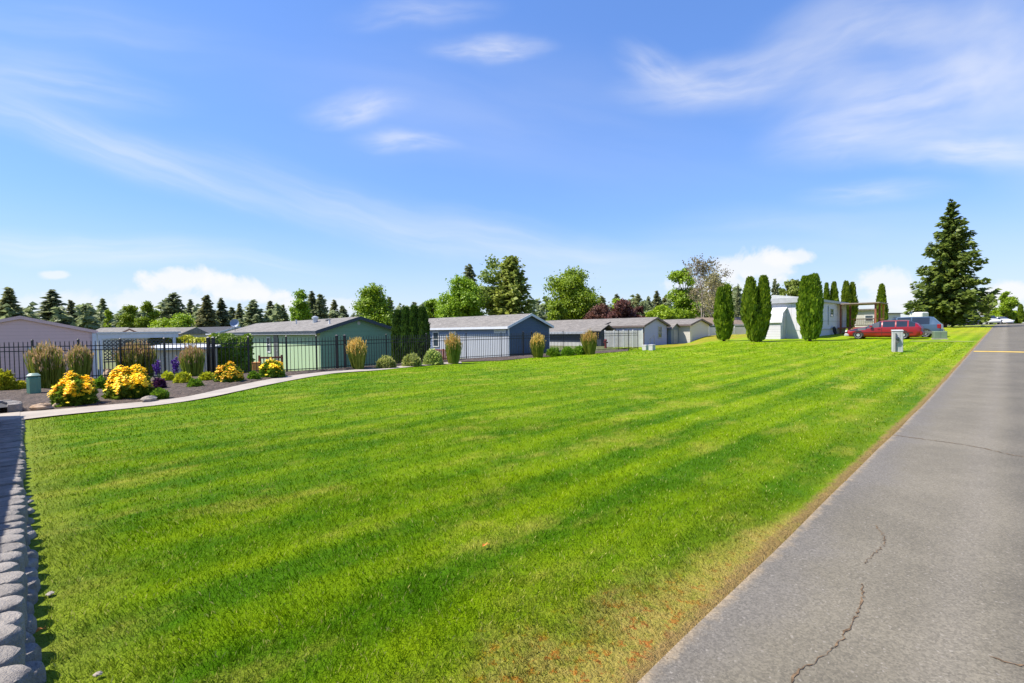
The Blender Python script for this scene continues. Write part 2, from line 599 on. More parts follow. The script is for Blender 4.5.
MAT['plumeg'] = leaf('golden_plumes', (.60, .43, .09), (.74, .56, .17), patch=4)
MAT['plume'] = leaf('reed_plumes', (.46, .34, .13), (.62, .46, .22), patch=4)

# mulch
def mulch_material():
    m, t, b = newmat('bark_mulch')
    P = t.pos()
    v1 = t.n('ShaderNodeTexVoronoi'); v1.inputs['Scale'].default_value = 18; t.l(P, v1.inputs['Vector'])
    sc = t.n('ShaderNodeSeparateColor'); t.l(v1.outputs['Color'], sc.inputs[0])
    col = t.mix(sc.outputs[0], (.032, .022, .016), (.13, .094, .072))
    col = t.scale(col, t.math('MULTIPLY_ADD', t.noise(P, 1.2, 4), .7, .65))
    t.l(col, b.inputs['Base Color']); b.inputs['Roughness'].default_value = .95
    t.l(t.bump(t.math('ADD', sc.outputs[1], t.noise(P, 30, 4)), 1.0, .05), b.inputs['Normal'])
    return m
MAT['mulch'] = mulch_material()

def block_material():
    m, t, b = newmat('split_concrete_block')
    p = t.pos()
    oi = t.n('ShaderNodeObjectInfo')
    f = t.ramp(t.noise(p, 5, 6, .7), .3, .7)
    col = t.mix(f, (.15, .138, .13), (.27, .248, .228))
    col = t.scale(col, t.math('MULTIPLY_ADD', oi.outputs['Random'], .3, .85))
    col = t.scale(col, t.math('MULTIPLY_ADD', t.noise(p, 70, 3, .8), .6, .7))
    t.l(col, b.inputs['Base Color']); b.inputs['Roughness'].default_value = .9
    t.l(t.bump(t.math('ADD', t.noise(p, 22, 5, .7), t.noise(p, 90, 3)), .7, .02), b.inputs['Normal'])
    return m
MAT['block'] = block_material()

# ------------------------------------------------------------------ setting: ground, lawn, road, path, bed
def graded(a, b, near, far_k):
    pos_ = [0.0]; s = near
    while pos_[-1] < b: pos_.append(pos_[-1] + s); s *= far_k
    neg = [0.0]; s = near
    while neg[-1] < -a: neg.append(neg[-1] + s); s *= far_k
    return np.array([-x for x in reversed(neg[1:])] + pos_)

us = graded(-900, 1200, 1.2, 1.035); vs_ = graded(-900, 1200, 1.2, 1.035)
tag(grid_obj('ground', us, vs_, -.07, MAT['soil']), 'dry green and tan ground behind the houses', 'ground', kind='structure')

lawn_us = np.concatenate([np.arange(-1.2, 60, .45), np.arange(60, 100, 1.0)])
lawn_vs = np.concatenate([[EDGE - .05, EDGE - .015], np.arange(EDGE + .1, 23.8, .4)])
def lawn_bump(u, v):
    return .012 * np.sin(u * 1.7 + v * .6) * np.sin(v * 2.1 - u * .4)
lawn = grid_obj('lawn', lawn_us, lawn_vs, 0, MAT['lawn'], lambda u, v: lawn_bump(u, v) - .055 * (v < EDGE - .02))
import bmesh as _bm
bm_ = _bm.new(); bm_.from_mesh(lawn.data)
_bm.ops.bisect_plane(bm_, geom=bm_.verts[:] + bm_.edges[:] + bm_.faces[:], plane_co=WO - WUv * .25, plane_no=-WUv, clear_outer=True)
_bm.ops.delete(bm_, geom=[f for f in bm_.faces if f.calc_center_median().dot(V) > 21.1 and f.calc_center_median().dot(U) < 34.5], context='FACES')
bm_.to_mesh(lawn.data); bm_.free()
tag(lawn, 'large mown green lawn with pale mowing stripes', 'lawn', kind='structure')

road = grid_obj('road', np.concatenate([np.arange(-6, 40, .5), np.arange(40, 190, 1.5)]), np.concatenate([np.arange(-9, EDGE, .5), [EDGE]]), -.012, MAT['asphalt'])
tag(road, 'grey cracked asphalt road with a paler strip beside the lawn', 'road', kind='structure')

def ribbon(name, left, right, m, z, parent=None, sub=4):
    mb = MB()
    L = [Vector(p) for p in left]; Rr = [Vector(p) for p in right]
    vs = []
    for a, b in zip(L, Rr):
        for k in range(sub + 1):
            p = a.lerp(b, k / sub)
            vs.append((p.x, p.y, g(p.x, p.y) + z))
    fs = []
    s1 = sub + 1
    for i in range(len(L) - 1):
        for k in range(sub):
            fs.append((i * s1 + k, i * s1 + k + 1, (i + 1) * s1 + k + 1, (i + 1) * s1 + k))
    mb.add(vs, fs)
    o = mb.build(name, m, parent, recalc=False)
    return o

# yellow stripe across the road
yp = gp(978, 351.2)
yu = yp.x * U.x + yp.y * U.y
L_ = [uv2xy(yu - .27, v) for v in np.arange(EDGE - .1, -7.1, -.4)]
R_ = [uv2xy(yu + .27, v) for v in np.arange(EDGE - .1, -7.1, -.4)]
o = ribbon('yellow_stripe', [(x, y, 0) for x, y in L_], [(x, y, 0) for x, y in R_], MAT['yellow'], -.004, road)

def crack(pts, w):
    P = [gp(*p) for p in pts]
    # subdivide with jitter
    out = []
    for a, b in zip(P, P[1:]):
        n = max(2, int((b - a).length / .022))
        for k in range(n):
            q = a.lerp(b, k / n)
            out.append(q + Vector((random.uniform(-1, 1), random.uniform(-1, 1), 0)) * min(.018, .004 * a.y))
    out.append(P[-1])
    l, r = [], []
    for i, q in enumerate(out):
        d = (out[min(i + 1, len(out) - 1)] - out[max(i - 1, 0)]); d.z = 0; d.normalize()
        n = Vector((-d.y, d.x, 0))
        ww = w * random.uniform(.2, 1.5)
        if i in (0, len(out) - 1): ww = w * .1
        l.append(q + n * ww); r.append(q - n * ww)
    return ribbon('crack', l, r, MAT['crack'], -.0075, road, 1)
crack([(788, 683), (800, 668), (822, 655), (838, 642), (846, 630), (855, 618), (862, 603), (863, 590), (862, 582)], .0045)
crack([(864, 563), (872, 554), (882, 547), (885, 540), (882, 531), (876, 524)], .003)
crack([(880, 433), (905, 436), (935, 440), (965, 444), (990, 449), (1010, 454), (1040, 458)], .009)
crack([(990, 655), (1010, 661), (1040, 668)], .005)

# concrete path
low = [(20, 420.8), (60, 416), (120, 410), (170, 404.3), (209, 398), (242, 391), (273, 384.3), (306, 378), (325, 375), (341, 373), (382, 370.2), (423, 366), (462, 363.6)]
upp = [(20, 413.8), (60, 410.6), (120, 405.4), (160, 401.6), (190, 397.4), (226, 389.5), (256, 383), (290, 377), (315, 374.1), (335, 372), (380, 369.2), (421, 365.1), (461, 362.8)]
def dens(pts, n=6):
    out = []
    P = [gp(*p) for p in pts]
    for i in range(len(P) - 1):
        p0 = P[max(i - 1, 0)]; p1 = P[i]; p2 = P[i + 1]; p3 = P[min(i + 2, len(P) - 1)]
        for k in range(n):
            t = k / n
            q = .5 * ((2 * p1) + (p2 - p0) * t + (2 * p0 - 5 * p1 + 4 * p2 - p3) * t * t + (-p0 + 3 * p1 - 3 * p2 + p3) * t ** 3)
            out.append(q)
    out.append(P[-1])
    return out
upp = [(a, b - .8) for a, b in upp]
PL = dens(low); PU = dens(upp)
pth = ribbon('path', PU, PL, MAT['concrete'], .022)
tag(pth, 'pale concrete footpath curving along the flower bed', 'path', kind='structure')
# path carries on through the gap in the wall
d0 = (PL[0] - PL[1]).normalized()
pb = [PU[0], PU[0] - WUv * 3.0]; pa = [PL[0], PL[0] - WUv * 3.0]
tag(ribbon('path', pb, pa, MAT['concrete'], .03), 'short grey path leading out through the gap between the block walls', 'path', kind='structure')

def fence_at(px):
    d = ray(px, hz(px)); k = d.x / d.y
    for a, b in zip(FENCE, FENCE[1:]):
        # a + t(b-a): x = k*y
        den = (b[0] - a[0]) - k * (b[1] - a[1])
        t = (k * a[1] - a[0]) / den
        if -1e-6 <= t <= 1 + 1e-6:
            return Vector((a[0] + t * (b[0] - a[0]), a[1] + t * (b[1] - a[1]), 0))
    a, b = FENCE[-2], FENCE[-1]
    den = (b[0] - a[0]) - k * (b[1] - a[1]); t = (k * a[1] - a[0]) / den
    return Vector((a[0] + t * (b[0] - a[0]), a[1] + t * (b[1] - a[1]), 0))

bed_low = [gp(-20, 417)] + PU + [gp(*p) for p in ((500, 360.8), (525, 358.6), (548, 356.8), (585, 354.4), (612, 352.6), (628, 351.2))]
mb = MB()
NB = 14
vs = []
for p in bed_low:
    px = 512 + FPX * p.x / p.y
    q = fence_at(px)
    q = q + (q - Vector((p.x, p.y, 0))).normalized() * .5
    for k in range(NB + 1):
        w = k / NB
        x, y = p.x + (q.x - p.x) * w, p.y + (q.y - p.y) * w
        bumpz = 0 if k == 0 else random.uniform(0, .035) + .05 * math.sin(w * PI)
        vs.append((x, y, g(x, y) + .022 + bumpz))
fs = []
for i in range(len(bed_low) - 1):
    for k in range(NB):
        fs.append((i * (NB + 1) + k, i * (NB + 1) + k + 1, (i + 1) * (NB + 1) + k + 1, (i + 1) * (NB + 1) + k))
mb.add(vs, fs)
bed = mb.build('mulch_bed', MAT['mulch'], recalc=False)
tag(bed, 'brown bark mulch bed along the iron fence', 'mulch bed', kind='structure')

# gravel drive to the cars
dp = gp(945, 341.5)
du = dp.x * U.x + dp.y * U.y
tag(ribbon('driveway', [(*uv2xy(du - .7, v), 0) for v in np.arange(1.5, 5.0, .35)], [(*uv2xy(du + .5, v), 0) for v in np.arange(1.5, 5.0, .35)],
       simple('dry_track', (.27, .27, .06), .95, .3, 1.5, c2=(.17, .25, .02)), .02), 'dry trodden strip of grass beside the parked cars', 'track', kind='structure')

# ------------------------------------------------------------------ grass blades
bed_poly_x = np.array([p.x for p in PL] + [gp(*p).x for p in ((500, 360.8), (548, 356.8), (585, 354.4), (628, 351.2))])
bed_poly_y = np.array([p.y for p in PL] + [gp(*p).y for p in ((500, 360.8), (548, 356.8), (585, 354.4), (628, 351.2))])
bed_az = np.arctan2(bed_poly_x, bed_poly_y)
bed_r = np.hypot(bed_poly_x, bed_poly_y)
oo = np.argsort(bed_az)

def blade_ring(r0, r1, dens_, w, h):
    a0, a1 = R(-56), R(52)
    n = int((a1 - a0) / 2 * (r1 * r1 - r0 * r0) * dens_)
    rr = np.sqrt(RNG.uniform(r0 * r0, r1 * r1, n))
    aa = RNG.uniform(a0, a1, n)
    x = rr * np.sin(aa); y = rr * np.cos(aa)
    u = x * U.x + y * U.y; v = x * V.x + y * V.y
    jit = RNG.uniform(-.03, .03, n)
    lim = np.interp(aa, bed_az[oo], bed_r[oo], left=99, right=99)
    ok = (wall_sd(x, y) > .06) & (v > EDGE + jit - .01) & (v < 20.4) & (rr < lim + .015)
    ok &= ~((aa < bed_az[oo][0]) & (v > 14.0))
    x, y, u, v, rr = x[ok], y[ok], u[ok], v[ok], rr[ok]
    n = len(x)
    # clumpiness and verge thinning
    cl = .5 + .25 * np.sin(x * 13.1 + 1.7 * np.sin(y * 9.3)) * np.sin(y * 11.7 + 1.3 * np.sin(x * 7.9)) + .25 * np.sin(x * 29 + 2 * np.sin(y * 23)) * np.sin(y * 31)
    keep = RNG.uniform(0, 1, n) < np.clip(.6 + (v - EDGE) * 1.6, .5, 1)
    keep &= RNG.uniform(0, 1, n) < .7 + .3 * cl
    x, y, u, v, cl = x[keep], y[keep], u[keep], v[keep], cl[keep]
    n = len(x)
    z = gnd(x, y) + lawn_bump(u, v) - .004
    hh = h * RNG.uniform(.55, 1.25, n) * (.75 + .5 * cl) * np.clip(.45 + (v - EDGE) * 1.6, .45, 1)
    ww = w * RNG.uniform(.6, 1.3, n)
    th = RNG.uniform(0, 2 * PI, n)
    lean = RNG.uniform(.1, .75, n) * hh
    la = RNG.uniform(0, 2 * PI, n)
    # stripes: mower lays grass along +-U
    sgn = np.sign(np.sin(v * 2 * PI / 1.9))
    lx = lean * np.cos(la) + .10 * hh * sgn * U.x
    ly = lean * np.sin(la) + .10 * hh * sgn * U.y
    cx, cy = np.cos(th) * ww / 2, np.sin(th) * ww / 2
    base = np.stack([x, y, z], -1)
    P0 = base + np.stack([-cx, -cy, 0 * x], -1)
    P1 = base + np.stack([cx, cy, 0 * x], -1)
    tip = base + np.stack([lx, ly, hh], -1)
    m1 = base + np.stack([lx * .35 + cx * .8, ly * .35 + cy * .8, hh * .6], -1)
    return np.stack([P0, P1, m1, tip], 1).reshape(-1, 3)

BL = np.concatenate([
    blade_ring(1.6, 3.2, 10500, .0030, .030),
    blade_ring(3.2, 5.5, 5200, .0042, .030),
    blade_ring(5.5, 9, 1900, .0068, .031),
    blade_ring(9, 15, 560, .012, .032),
    blade_ring(15, 26, 170, .024, .034),
    blade_ring(26, 42, 50, .05, .04),
])
gr = np_obj('grass', BL, 4, MAT['blades'])
tag(gr, 'short mown grass blades covering the lawn', 'grass', kind='stuff')

# small things on the lawn
def blob(mb, c, rx, ry, rz, seed, n=9, m=6, rough=.22):
    rnd = random.Random(seed)
    vs = []; fs = []
    for i in range(m + 1):
        ph = PI * i / m
        for j in range(n):
            th = 2 * PI * j / n
            k = 1 + rnd.uniform(-rough, rough)
            vs.append((c[0] + rx * k * math.sin(ph) * math.cos(th), c[1] + ry * k * math.sin(ph) * math.sin(th), c[2] + rz * k * math.cos(ph)))
    for i in range(m):
        for j in range(n):
            fs.append((i * n + j, i * n + (j + 1) % n, (i + 1) * n + (j + 1) % n, (i + 1) * n + j))
    return mb.add(vs, fs)

def stone(px, py, wpx, hpx, label, m='rock', seed=1, flat=.5, group='rocks in the flower bed'):
    p = gp(px, py)
    k = p.y / FPX
    mb = MB(); blob(mb, (0, 0, hpx * k * .32), wpx * k / 2, wpx * k / 2 * .7, hpx * k * .62, seed, 11, 7, .16)
    o = mb.build('rock', MAT[m], smooth=False)
    o.location = p + Vector((p.x, p.y, 0)).normalized() * wpx * k * .25 + Vector((0, 0, .02))
    o.rotation_euler = (0, 0, seed * 1.3)
    tag(o, label, 'rock', group)
    return o
stone(42, 411, 17, 7, 'flat orange-tan rock in front of the green telecom pedestal', seed=3)
stone(58, 408, 11, 5, 'small tan rock in front of the leftmost yellow flowering bush', seed=4)
stone(110, 397, 10, 5, 'small pale rock between the two leftmost yellow flowering bushes', seed=5)
stone(149, 402.5, 15, 6, 'flat brown rock at the path edge right of the second yellow bush', 'rock2', seed=6)
stone(108, 379, 11, 10, 'rounded tan boulder below the white lattice screen', seed=7)
stone(283, 377, 8, 4, 'low grey rock at the foot of the yellow lily clump', 'rock2', seed=8)
o = stone(50, 598, 9, 2, 'dull grey flat stone in the grass beside the block wall', 'rock2', seed=9, group=None)
o = stone(98, 680, 8, 3, 'grey stone chip at the foot of the nearest wall block', 'rock2', seed=10, group=None)
for px, py, sz, lb in ((485, 550, .022, 'small orange dry leaf lying alone in the open lawn'), (41, 637, .02, 'small orange leaf in the grass against the block wall')):
    p = gp(px, py)
    mb = MB()
    n = 8
    rim = [(math.cos(2 * PI * i / n) * sz * (1.2 if i % 2 else .8), math.sin(2 * PI * i / n) * sz, .012 * math.sin(i * 2.1)) for i in range(n)]
    mb.add([(0, 0, -.004)] + rim, [(0, i + 1, (i + 1) % n + 1) for i in range(n)])
    mb.tube((sz, 0, 0), (sz * 1.8, 0, .006), .002, .001, 4)
    o = mb.build('fallen_leaf', simple('dry_leaf', (.55, .20, .03), .8, .2, 30))
    o.location = p + Vector((0, 0, .045))
    tag(o, lb, 'leaf', 'fallen leaves on the lawn')

# ------------------------------------------------------------------ retaining wall of rounded blocks
def block_mesh(mb, u1, v0, v1, z0, z1, depth, seed):
    """one block: rounded nose toward +u, in world coordinates"""
    rnd = random.Random(seed)
    vm_ = (v0 + v1) / 2; hw = (v1 - v0) / 2 - .006
    pts = []
    n = 10
    nose = .11 + rnd.uniform(-.02, .02)
    u1 = u1 + rnd.uniform(-.025, .02)
    pts.append((u1 - depth, -hw * .82)); pts.append((u1 - nose, -hw))
    for i in range(1, n):
        t = -PI / 2 + PI * i / n
        pts.append((u1 - nose + nose * math.cos(t) + rnd.uniform(-.006, .006), hw * math.sin(t)))
    pts.append((u1 - nose, hw)); pts.append((u1 - depth, hw * .82))
    rot = rnd.uniform(-.11, .11)
    tz = rnd.uniform(-.008, .008)
    rings = [(z0, 0.0), (z0 + .02, -.006), (z1 - .03, 0.0), (z1 - .008, .012), (z1, .03)]
    vs = []
    k = len(pts)
    for z, ins in rings:
        for (uu, w) in pts:
            cu = u1 - depth / 2
            f = 1 - ins / .25
            a, b = cu + (uu - cu) * f, w * f
            a2 = cu + (a - cu) * math.cos(rot) - b * math.sin(rot)
            b2 = (a - cu) * math.sin(rot) + b * math.cos(rot)
            x, y = wxy(a2 + rnd.uniform(-.003, .003), vm_ + b2)
            vs.append((x, y, z + (tz if z > z0 + .03 else 0) + rnd.uniform(-.004, .004)))
    fs = []
    for r_ in range(len(rings) - 1):
        for i in range(k):
            j = (i + 1) % k
            fs.append((r_ * k + i, r_ * k + j, (r_ + 1) * k + j, (r_ + 1) * k + i))
    fs.append(tuple(range((len(rings) - 1) * k, len(rings) * k)))
    fs.append(tuple(reversed(range(k))))
    mb.add(vs, fs)

gap0 = PL[0].dot(WV) - .05
gap1 = PU[0].dot(WV) + .05
wall = thing('retaining_wall', 'long low wall of rounded grey concrete blocks along the left side of the lawn', 'wall', (*wxy(0, 6), 0))
winv = Matrix.Translation(-Vector((*wxy(0, 6), 0)))
WU = -.02
pitch = .205
def wtop(b): return .26 - .19 * float(sstep(3.0, 11.5, b))
v = 1.2; k = 0
while v + pitch < gap0:
    mb = MB(); block_mesh(mb, WU, v, v + pitch, wtop(v) - .16, wtop(v), .40, k)
    o = mb.build('cap_block', MAT['block'], wall, smooth=True); o.data.transform(winv)
    mb = MB(); block_mesh(mb, WU + .05, v + pitch * .5, v + pitch * 1.5, -.2, wtop(v) - .165, .5, 500 + k)
    o = mb.build('base_block', MAT['block'], wall, smooth=True); o.data.transform(winv)
    v += pitch; k += 1
wall2 = thing('retaining_wall', 'short curved block wall at the far side of the path gap', 'wall', (*wxy(0, gap1 + .5), 0))
winv2 = Matrix.Translation(-Vector((*wxy(0, gap1 + .5), 0)))
v = gap1
for k in range(6):
    mb = MB(); block_mesh(mb, WU - .012 * k * k * .6, v, v + pitch, -.05, .20, .24, 900 + k)
    o = mb.build('cap_block', MAT['block'], wall2, smooth=True); o.data.transform(winv2)
    v += pitch
def wgrid(name, a0, a1, b0, b1, st, z, m, fn=None):
    aa = np.arange(a0, a1 + 1e-6, st); bb = np.arange(b0, b1 + 1e-6, st)
    mb = MB(); vs = []
    for a in aa:
        for b in bb:
            x, y = wxy(a, b); vs.append((x, y, z + (fn(a, b) if fn else 0)))
    n = len(bb)
    mb.add(vs, [(i * n + k, (i + 1) * n + k, (i + 1) * n + k + 1, i * n + k + 1) for i in range(len(aa) - 1) for k in range(n - 1)])
    return mb.build(name, m, recalc=False)
MAT['darkasphalt'] = simple('dark_asphalt', (.035, .035, .037), .9, .2, 8, bump=.4)
o = wgrid('raised_bed', -5.05, -.36, .5, gap0 + .05, .2, -.05, MAT['darkasphalt'], lambda a, b: wtop(b) + .012 * math.sin(a * 9 + b * 5) * math.sin(b * 11))
tag(o, 'dark ground filling the raised area behind the block wall', 'ground', kind='structure')
o = wgrid('raised_bed', -5.05, -.2, gap1 + .02, gap1 + 1.3, .2, .15, MAT['darkasphalt'])
tag(o, 'dark ground enclosed by the short curved block wall', 'ground', kind='structure')

# unseen board fence, added so its top edge shades the back of the wall caps
o_ = wxy(-1.15, 0)
t = thing('added_shade_fence', 'tall brown wooden fence added out of view left of the block wall to shade it', 'fence', (*wxy(-1.15, 6), 0), math.atan2(WV.y, WV.x))
for k in range(9):
    x0 = -7.0 + k * 1.8
    mb = MB()
    for q in range(12): mb.box(x0 + .06 + q * .1415, x0 + .195 + q * .1415, -.012, .012, .1, 2.16)
    mb.box(x0 + .05, x0 + 1.75, .014, .05, .4, .49); mb.box(x0 + .05, x0 + 1.75, .014, .05, 1.8, 1.89)
    mb.build('fence_panel', MAT['wood'], t)
for k in range(10):
    x0 = -7.0 + k * 1.8
    mb = MB(); mb.box(x0 - .045, x0 + .045, -.045, .045, -.1, 2.15); mb.build('post', MAT['wood'], t)

# ------------------------------------------------------------------ foliage generators (all return vertex arrays of quads)
def unit(a):
    return a / np.maximum(np.linalg.norm(a, axis=-1, keepdims=True), 1e-9)

def leaf_quads(c, size, rng, elong=1.6, up=None, norm=None):
    """c (n,3) centres -> diamond leaf quads, random orientation; norm biases the facing"""
    n = len(c)
    nrm = unit(rng.normal(size=(n, 3)))
    if norm is not None:
        nrm = unit(nrm * .8 + norm)
    a = unit(np.cross(nrm, unit(rng.normal(size=(n, 3)))))
    if up is not None:
        a = unit(a * .5 + up)
        nrm = unit(nrm - a * np.sum(a * nrm, -1, keepdims=True))
    b = np.cross(nrm, a)
    s = size * rng.uniform(.6, 1.35, (n, 1))
    a = a * s * elong / 2; b = b * s / 2
    return np.stack([c - a, c + b * 1 - a * .1, c + a, c - b - a * .1], 1).reshape(-1, 3)

def broad_crown(seed, h, rad, z0, nclump, nleaf, lsize, shape='round', lobes=7):
    """leaf verts + limb MB for a broadleaf tree of height h"""
    rng = np.random.default_rng(seed)
    mb = MB()
    ch = h - z0
    # lobes: big sub-masses
    L = []
    for i in range(lobes):
        t = rng.uniform(.12, .9)
        if shape == 'round': prof = math.sin(PI * min(max(t * .9 + .1, 0), 1)) ** .6
        elif shape == 'oval': prof = math.sin(PI * (t * .85 + .12)) ** .8
        elif shape == 'cone': prof = (1 - t) ** .75 * 1.05
        else: prof = .8
        a = 2 * PI * (i * .618 + rng.uniform(-.1, .1))
        rr = rad * prof * rng.uniform(.35, .72)
        L.append((rr * math.cos(a), rr * math.sin(a), z0 + ch * t, rad * rng.uniform(.34, .52) * (.55 + .45 * prof)))
    L.append((0, 0, z0 + ch * .45, rad * .55))
    L.append((rng.uniform(-.1, .1) * rad, 0, h - rad * .28, rad * .28))
    if shape == 'cone': L.append((0, 0, h - rad * .5, rad * .25))
    L = np.array(L)
    w = L[:, 3] ** 2
    idx = rng.choice(len(L), nclump, p=w / w.sum())
    d = unit(rng.normal(size=(nclump, 3)))
    rr = L[idx, 3:4] * rng.uniform(.45, 1.0, (nclump, 1)) ** .5
    C = L[idx, :3] + d * rr * np.array([1, 1, .85])
    C[:, 2] = np.clip(C[:, 2], z0 * .9, h)
    csz = rad * .12
    P = np.repeat(C, nleaf, 0) + rng.normal(size=(nclump * nleaf, 3)) * csz * np.array([1, 1, .7])
    N = np.repeat(unit(d + np.array([0, 0, .5])), nleaf, 0)
    verts = leaf_quads(P, lsize, rng, 1.4, norm=N * .8)
    # trunk and limbs
    tr = rad * .055 + .05
    top = Vector((rng.uniform(-.1, .1) * rad, rng.uniform(-.1, .1) * rad, z0 + ch * .75))
    mid = Vector((rng.uniform(-.05, .05) * rad, rng.uniform(-.05, .05) * rad, z0 + ch * .1))
    mb.path([(0, 0, -.2), (0, 0, .25), mid, top], [tr * 1.5, tr * 1.1, tr * .85, tr * .2], 8)
    for l in L[:lobes]:
        s = mid.lerp(top, rng.uniform(0, .7))
        e = Vector(l[:3]); m_ = s.lerp(e, .5) + Vector((0, 0, -.05 * rad))
        mb.path([s, m_, e], [tr * .5, tr * .33, tr * .1], 5)
        for q in range(3):
            e2 = e + Vector(unit(rng.normal(size=3))) * l[3] * .8
            mb.path([e, e2], [tr * .12, tr * .04], 4)
    return verts, mb

def conifer(seed, h, rad, whorls, per, sprays, z0=.08, droop=.25, tip=1.0, dens_=1.0, ssize=None, irregular=.25, power=.85):
    rng = np.random.default_rng(seed)
    mb = MB()
    tr = h * .014 + .05
    mb.path([(0, 0, -.2), (0, 0, h * .5), (0, 0, h * .98)], [tr * 1.3, tr * .7, .02], 7)
    Q = []
    if ssize is None: ssize = rad * .2
    sway = rng.uniform(.75, 1.2, 12)
    for w in range(whorls):
        t = (w + rng.uniform(-.3, .3)) / whorls
        t = min(max(t, 0), .985)
        z = h * (z0 + (1 - z0) * t)
        rl = rad * ((1 - t) ** power) * min(1, .45 + t * 6) + rad * .04
        for b in range(per):
            a = 2 * PI * (b / per) + rng.uniform(-.45, .45) + w * 1.1
            ln = rl * rng.uniform(1 - irregular * 1.6, 1 + irregular * .6) * sway[int((a % (2 * PI)) / (2 * PI) * 12) % 12]
            dirv = np.array([math.cos(a), math.sin(a), 0])
            el = rng.uniform(-.1, .25) + .5 * t
            n = max(3, int(sprays * (ln / rad) ** .8 * dens_) + 1)
            s = (np.arange(n) + rng.uniform(0, 1, n)) / n
            s = .12 + .88 * s
            px = dirv * (s * ln)[:, None]
            zj = z + rng.uniform(-.9, .9) * h / whorls
            pz = zj + ln * (el * s - droop * s * s * 1.6 + .12 * s ** 4)
            C = px.copy(); C[:, 2] = pz
            side = np.array([-dirv[1], dirv[0], 0])
            C += side * (rng.normal(size=(n, 1)) * ln * .10 * (1.2 - s)[:, None])
            C[:, 2] += rng.normal(size=n) * ln * .06 - np.abs(rng.normal(size=n)) * ln * .05
            sg = rng.choice([-1, 1], n)[:, None]
            out = unit(dirv * .8 + side * sg * rng.uniform(.2, 1.1, (n, 1)) + np.array([0, 0, -.15]))
            nrm = unit(dirv * .55 + np.array([0, 0, .5]) + rng.normal(size=(n, 3)) * .6)
            bb = unit(np.cross(nrm, out))
            sz = ssize * rng.uniform(.6, 1.3, (n, 1)) * (.55 + .45 * ln / rad)
            A = out * sz * .75; B = bb * sz * .38
            Q.append(np.stack([C - A * .4, C + B, C + A, C - B], 1).reshape(-1, 3))
            if ln > rad * .25:
                e = Vector(dirv * ln * .8); e.z = z + ln * .8 * (el - droop * 1.2)
                e.z += zj - z
                mb.tube((0, 0, zj), e, tr * .22, .01, 4, cap=False)
    return np.concatenate(Q), mb

def column_crown(seed, h, rad, spires, n, lsize):
    """columnar arborvitae: spires = list of (dx, dy, rad factor, top factor)"""
    rng = np.random.default_rng(seed)
    Q = []; core = MB()
    for (dx, dy, rf, hf) in spires:
        H = h * hf; Rr = rad * rf
        def prof(t):
            return Rr * (np.clip(.55 + 1.7 * t, 0, 1.0) ** .8) * (np.clip(1 - t, 0, 1) ** .42) * 1.08
        m = int(n * rf)
        t = rng.uniform(.0, .995, m) ** .85
        a = rng.uniform(0, 2 * PI, m)
        lump = 1 + .10 * np.sin(a * 3 + t * 9 + seed) + .08 * np.sin(a * 5 - t * 17) + rng.normal(size=m) * .05
        r_ = prof(t) * lump * rng.uniform(.80, 1.03, m)
        spread = np.clip(t * 2.2, .35, 1)
        C = np.stack([dx * rad * spread + r_ * np.cos(a), dy * rad * spread + r_ * np.sin(a), .06 * H + t * H * .94], -1)
        nr = np.stack([np.cos(a), np.sin(a), 0 * a + .25], -1)
        upv = unit(np.stack([np.cos(a) * .35, np.sin(a) * .35, 1 + 0 * a], -1))
        Q.append(leaf_quads(C, lsize, rng, 2.2, up=upv * 1.2, norm=nr))
        tt = np.linspace(0, .97, 9)
        pr = prof(tt) * .78
        for k in range(8):
            core.tube((dx * rad * min(1, max(.35, tt[k] * 2.2)), dy * rad * min(1, max(.35, tt[k] * 2.2)), .06 * H + tt[k] * H * .94),
                      (dx * rad * min(1, max(.35, tt[k + 1] * 2.2)), dy * rad * min(1, max(.35, tt[k + 1] * 2.2)), .06 * H + tt[k + 1] * H * .94), pr[k], pr[k + 1], 10)
    return np.concatenate(Q), core

def mound(seed, rx, ry, h, n, lsize, elong=1.8, upw=.3, base=.0):
    rng = np.random.default_rng(seed)
    d = unit(rng.normal(size=(n, 3))); d[:, 2] = np.abs(d[:, 2])
    k = rng.uniform(.55, 1.0, (n, 1)) ** .5
    lump = 1 + .13 * np.sin(d[:, :1] * 5 + seed) * np.sin(d[:, 1:2] * 6 + seed * 2) + rng.normal(size=(n, 1)) * .05
    C = d * k * lump * np.array([rx, ry, h])
    C[:, 2] += base
    return leaf_quads(C, lsize, rng, elong, up=np.array([[0, 0, upw]]) + d * .5, norm=d), C, d

# ------------------------------------------------------------------ trees
def make_tree(name, label, cat, verts, fm, mb, bm, loc, group=None, rz=0.0, sc=1.0, crown='crown'):
    t = thing(name, label, cat, loc, rz, group)
    np_obj(crown, verts, 4, MAT[fm], t)
    if mb is not None: mb.build('trunk', MAT[bm], t, smooth=True)
    t.scale = (sc, sc, sc) if not isinstance(sc, tuple) else sc
    return t

# far conifers (prototype meshes shared between copies)
CONV = []
for i in range(6):
    vq, mbq = conifer(100 + i, 15, [3.0, 3.4, 2.6, 3.2, 2.8, 3.6][i], 36, 9, 17, z0=.04 + .02 * (i % 3), droop=.2, ssize=1.15, irregular=.3, power=[.8, .6, .9, .65, .75, .55][i])
    me = np_mesh('crown', vq, 4); me.materials.append(MAT['fconifer' if i % 3 else 'fpine'])
    mo = mbq.build('trunk', MAT['bark']); tm = mo.data; bpy.data.objects.remove(mo)
    CONV.append((me, tm, [3.0, 3.4, 2.6, 3.2, 2.8, 3.6][i]))

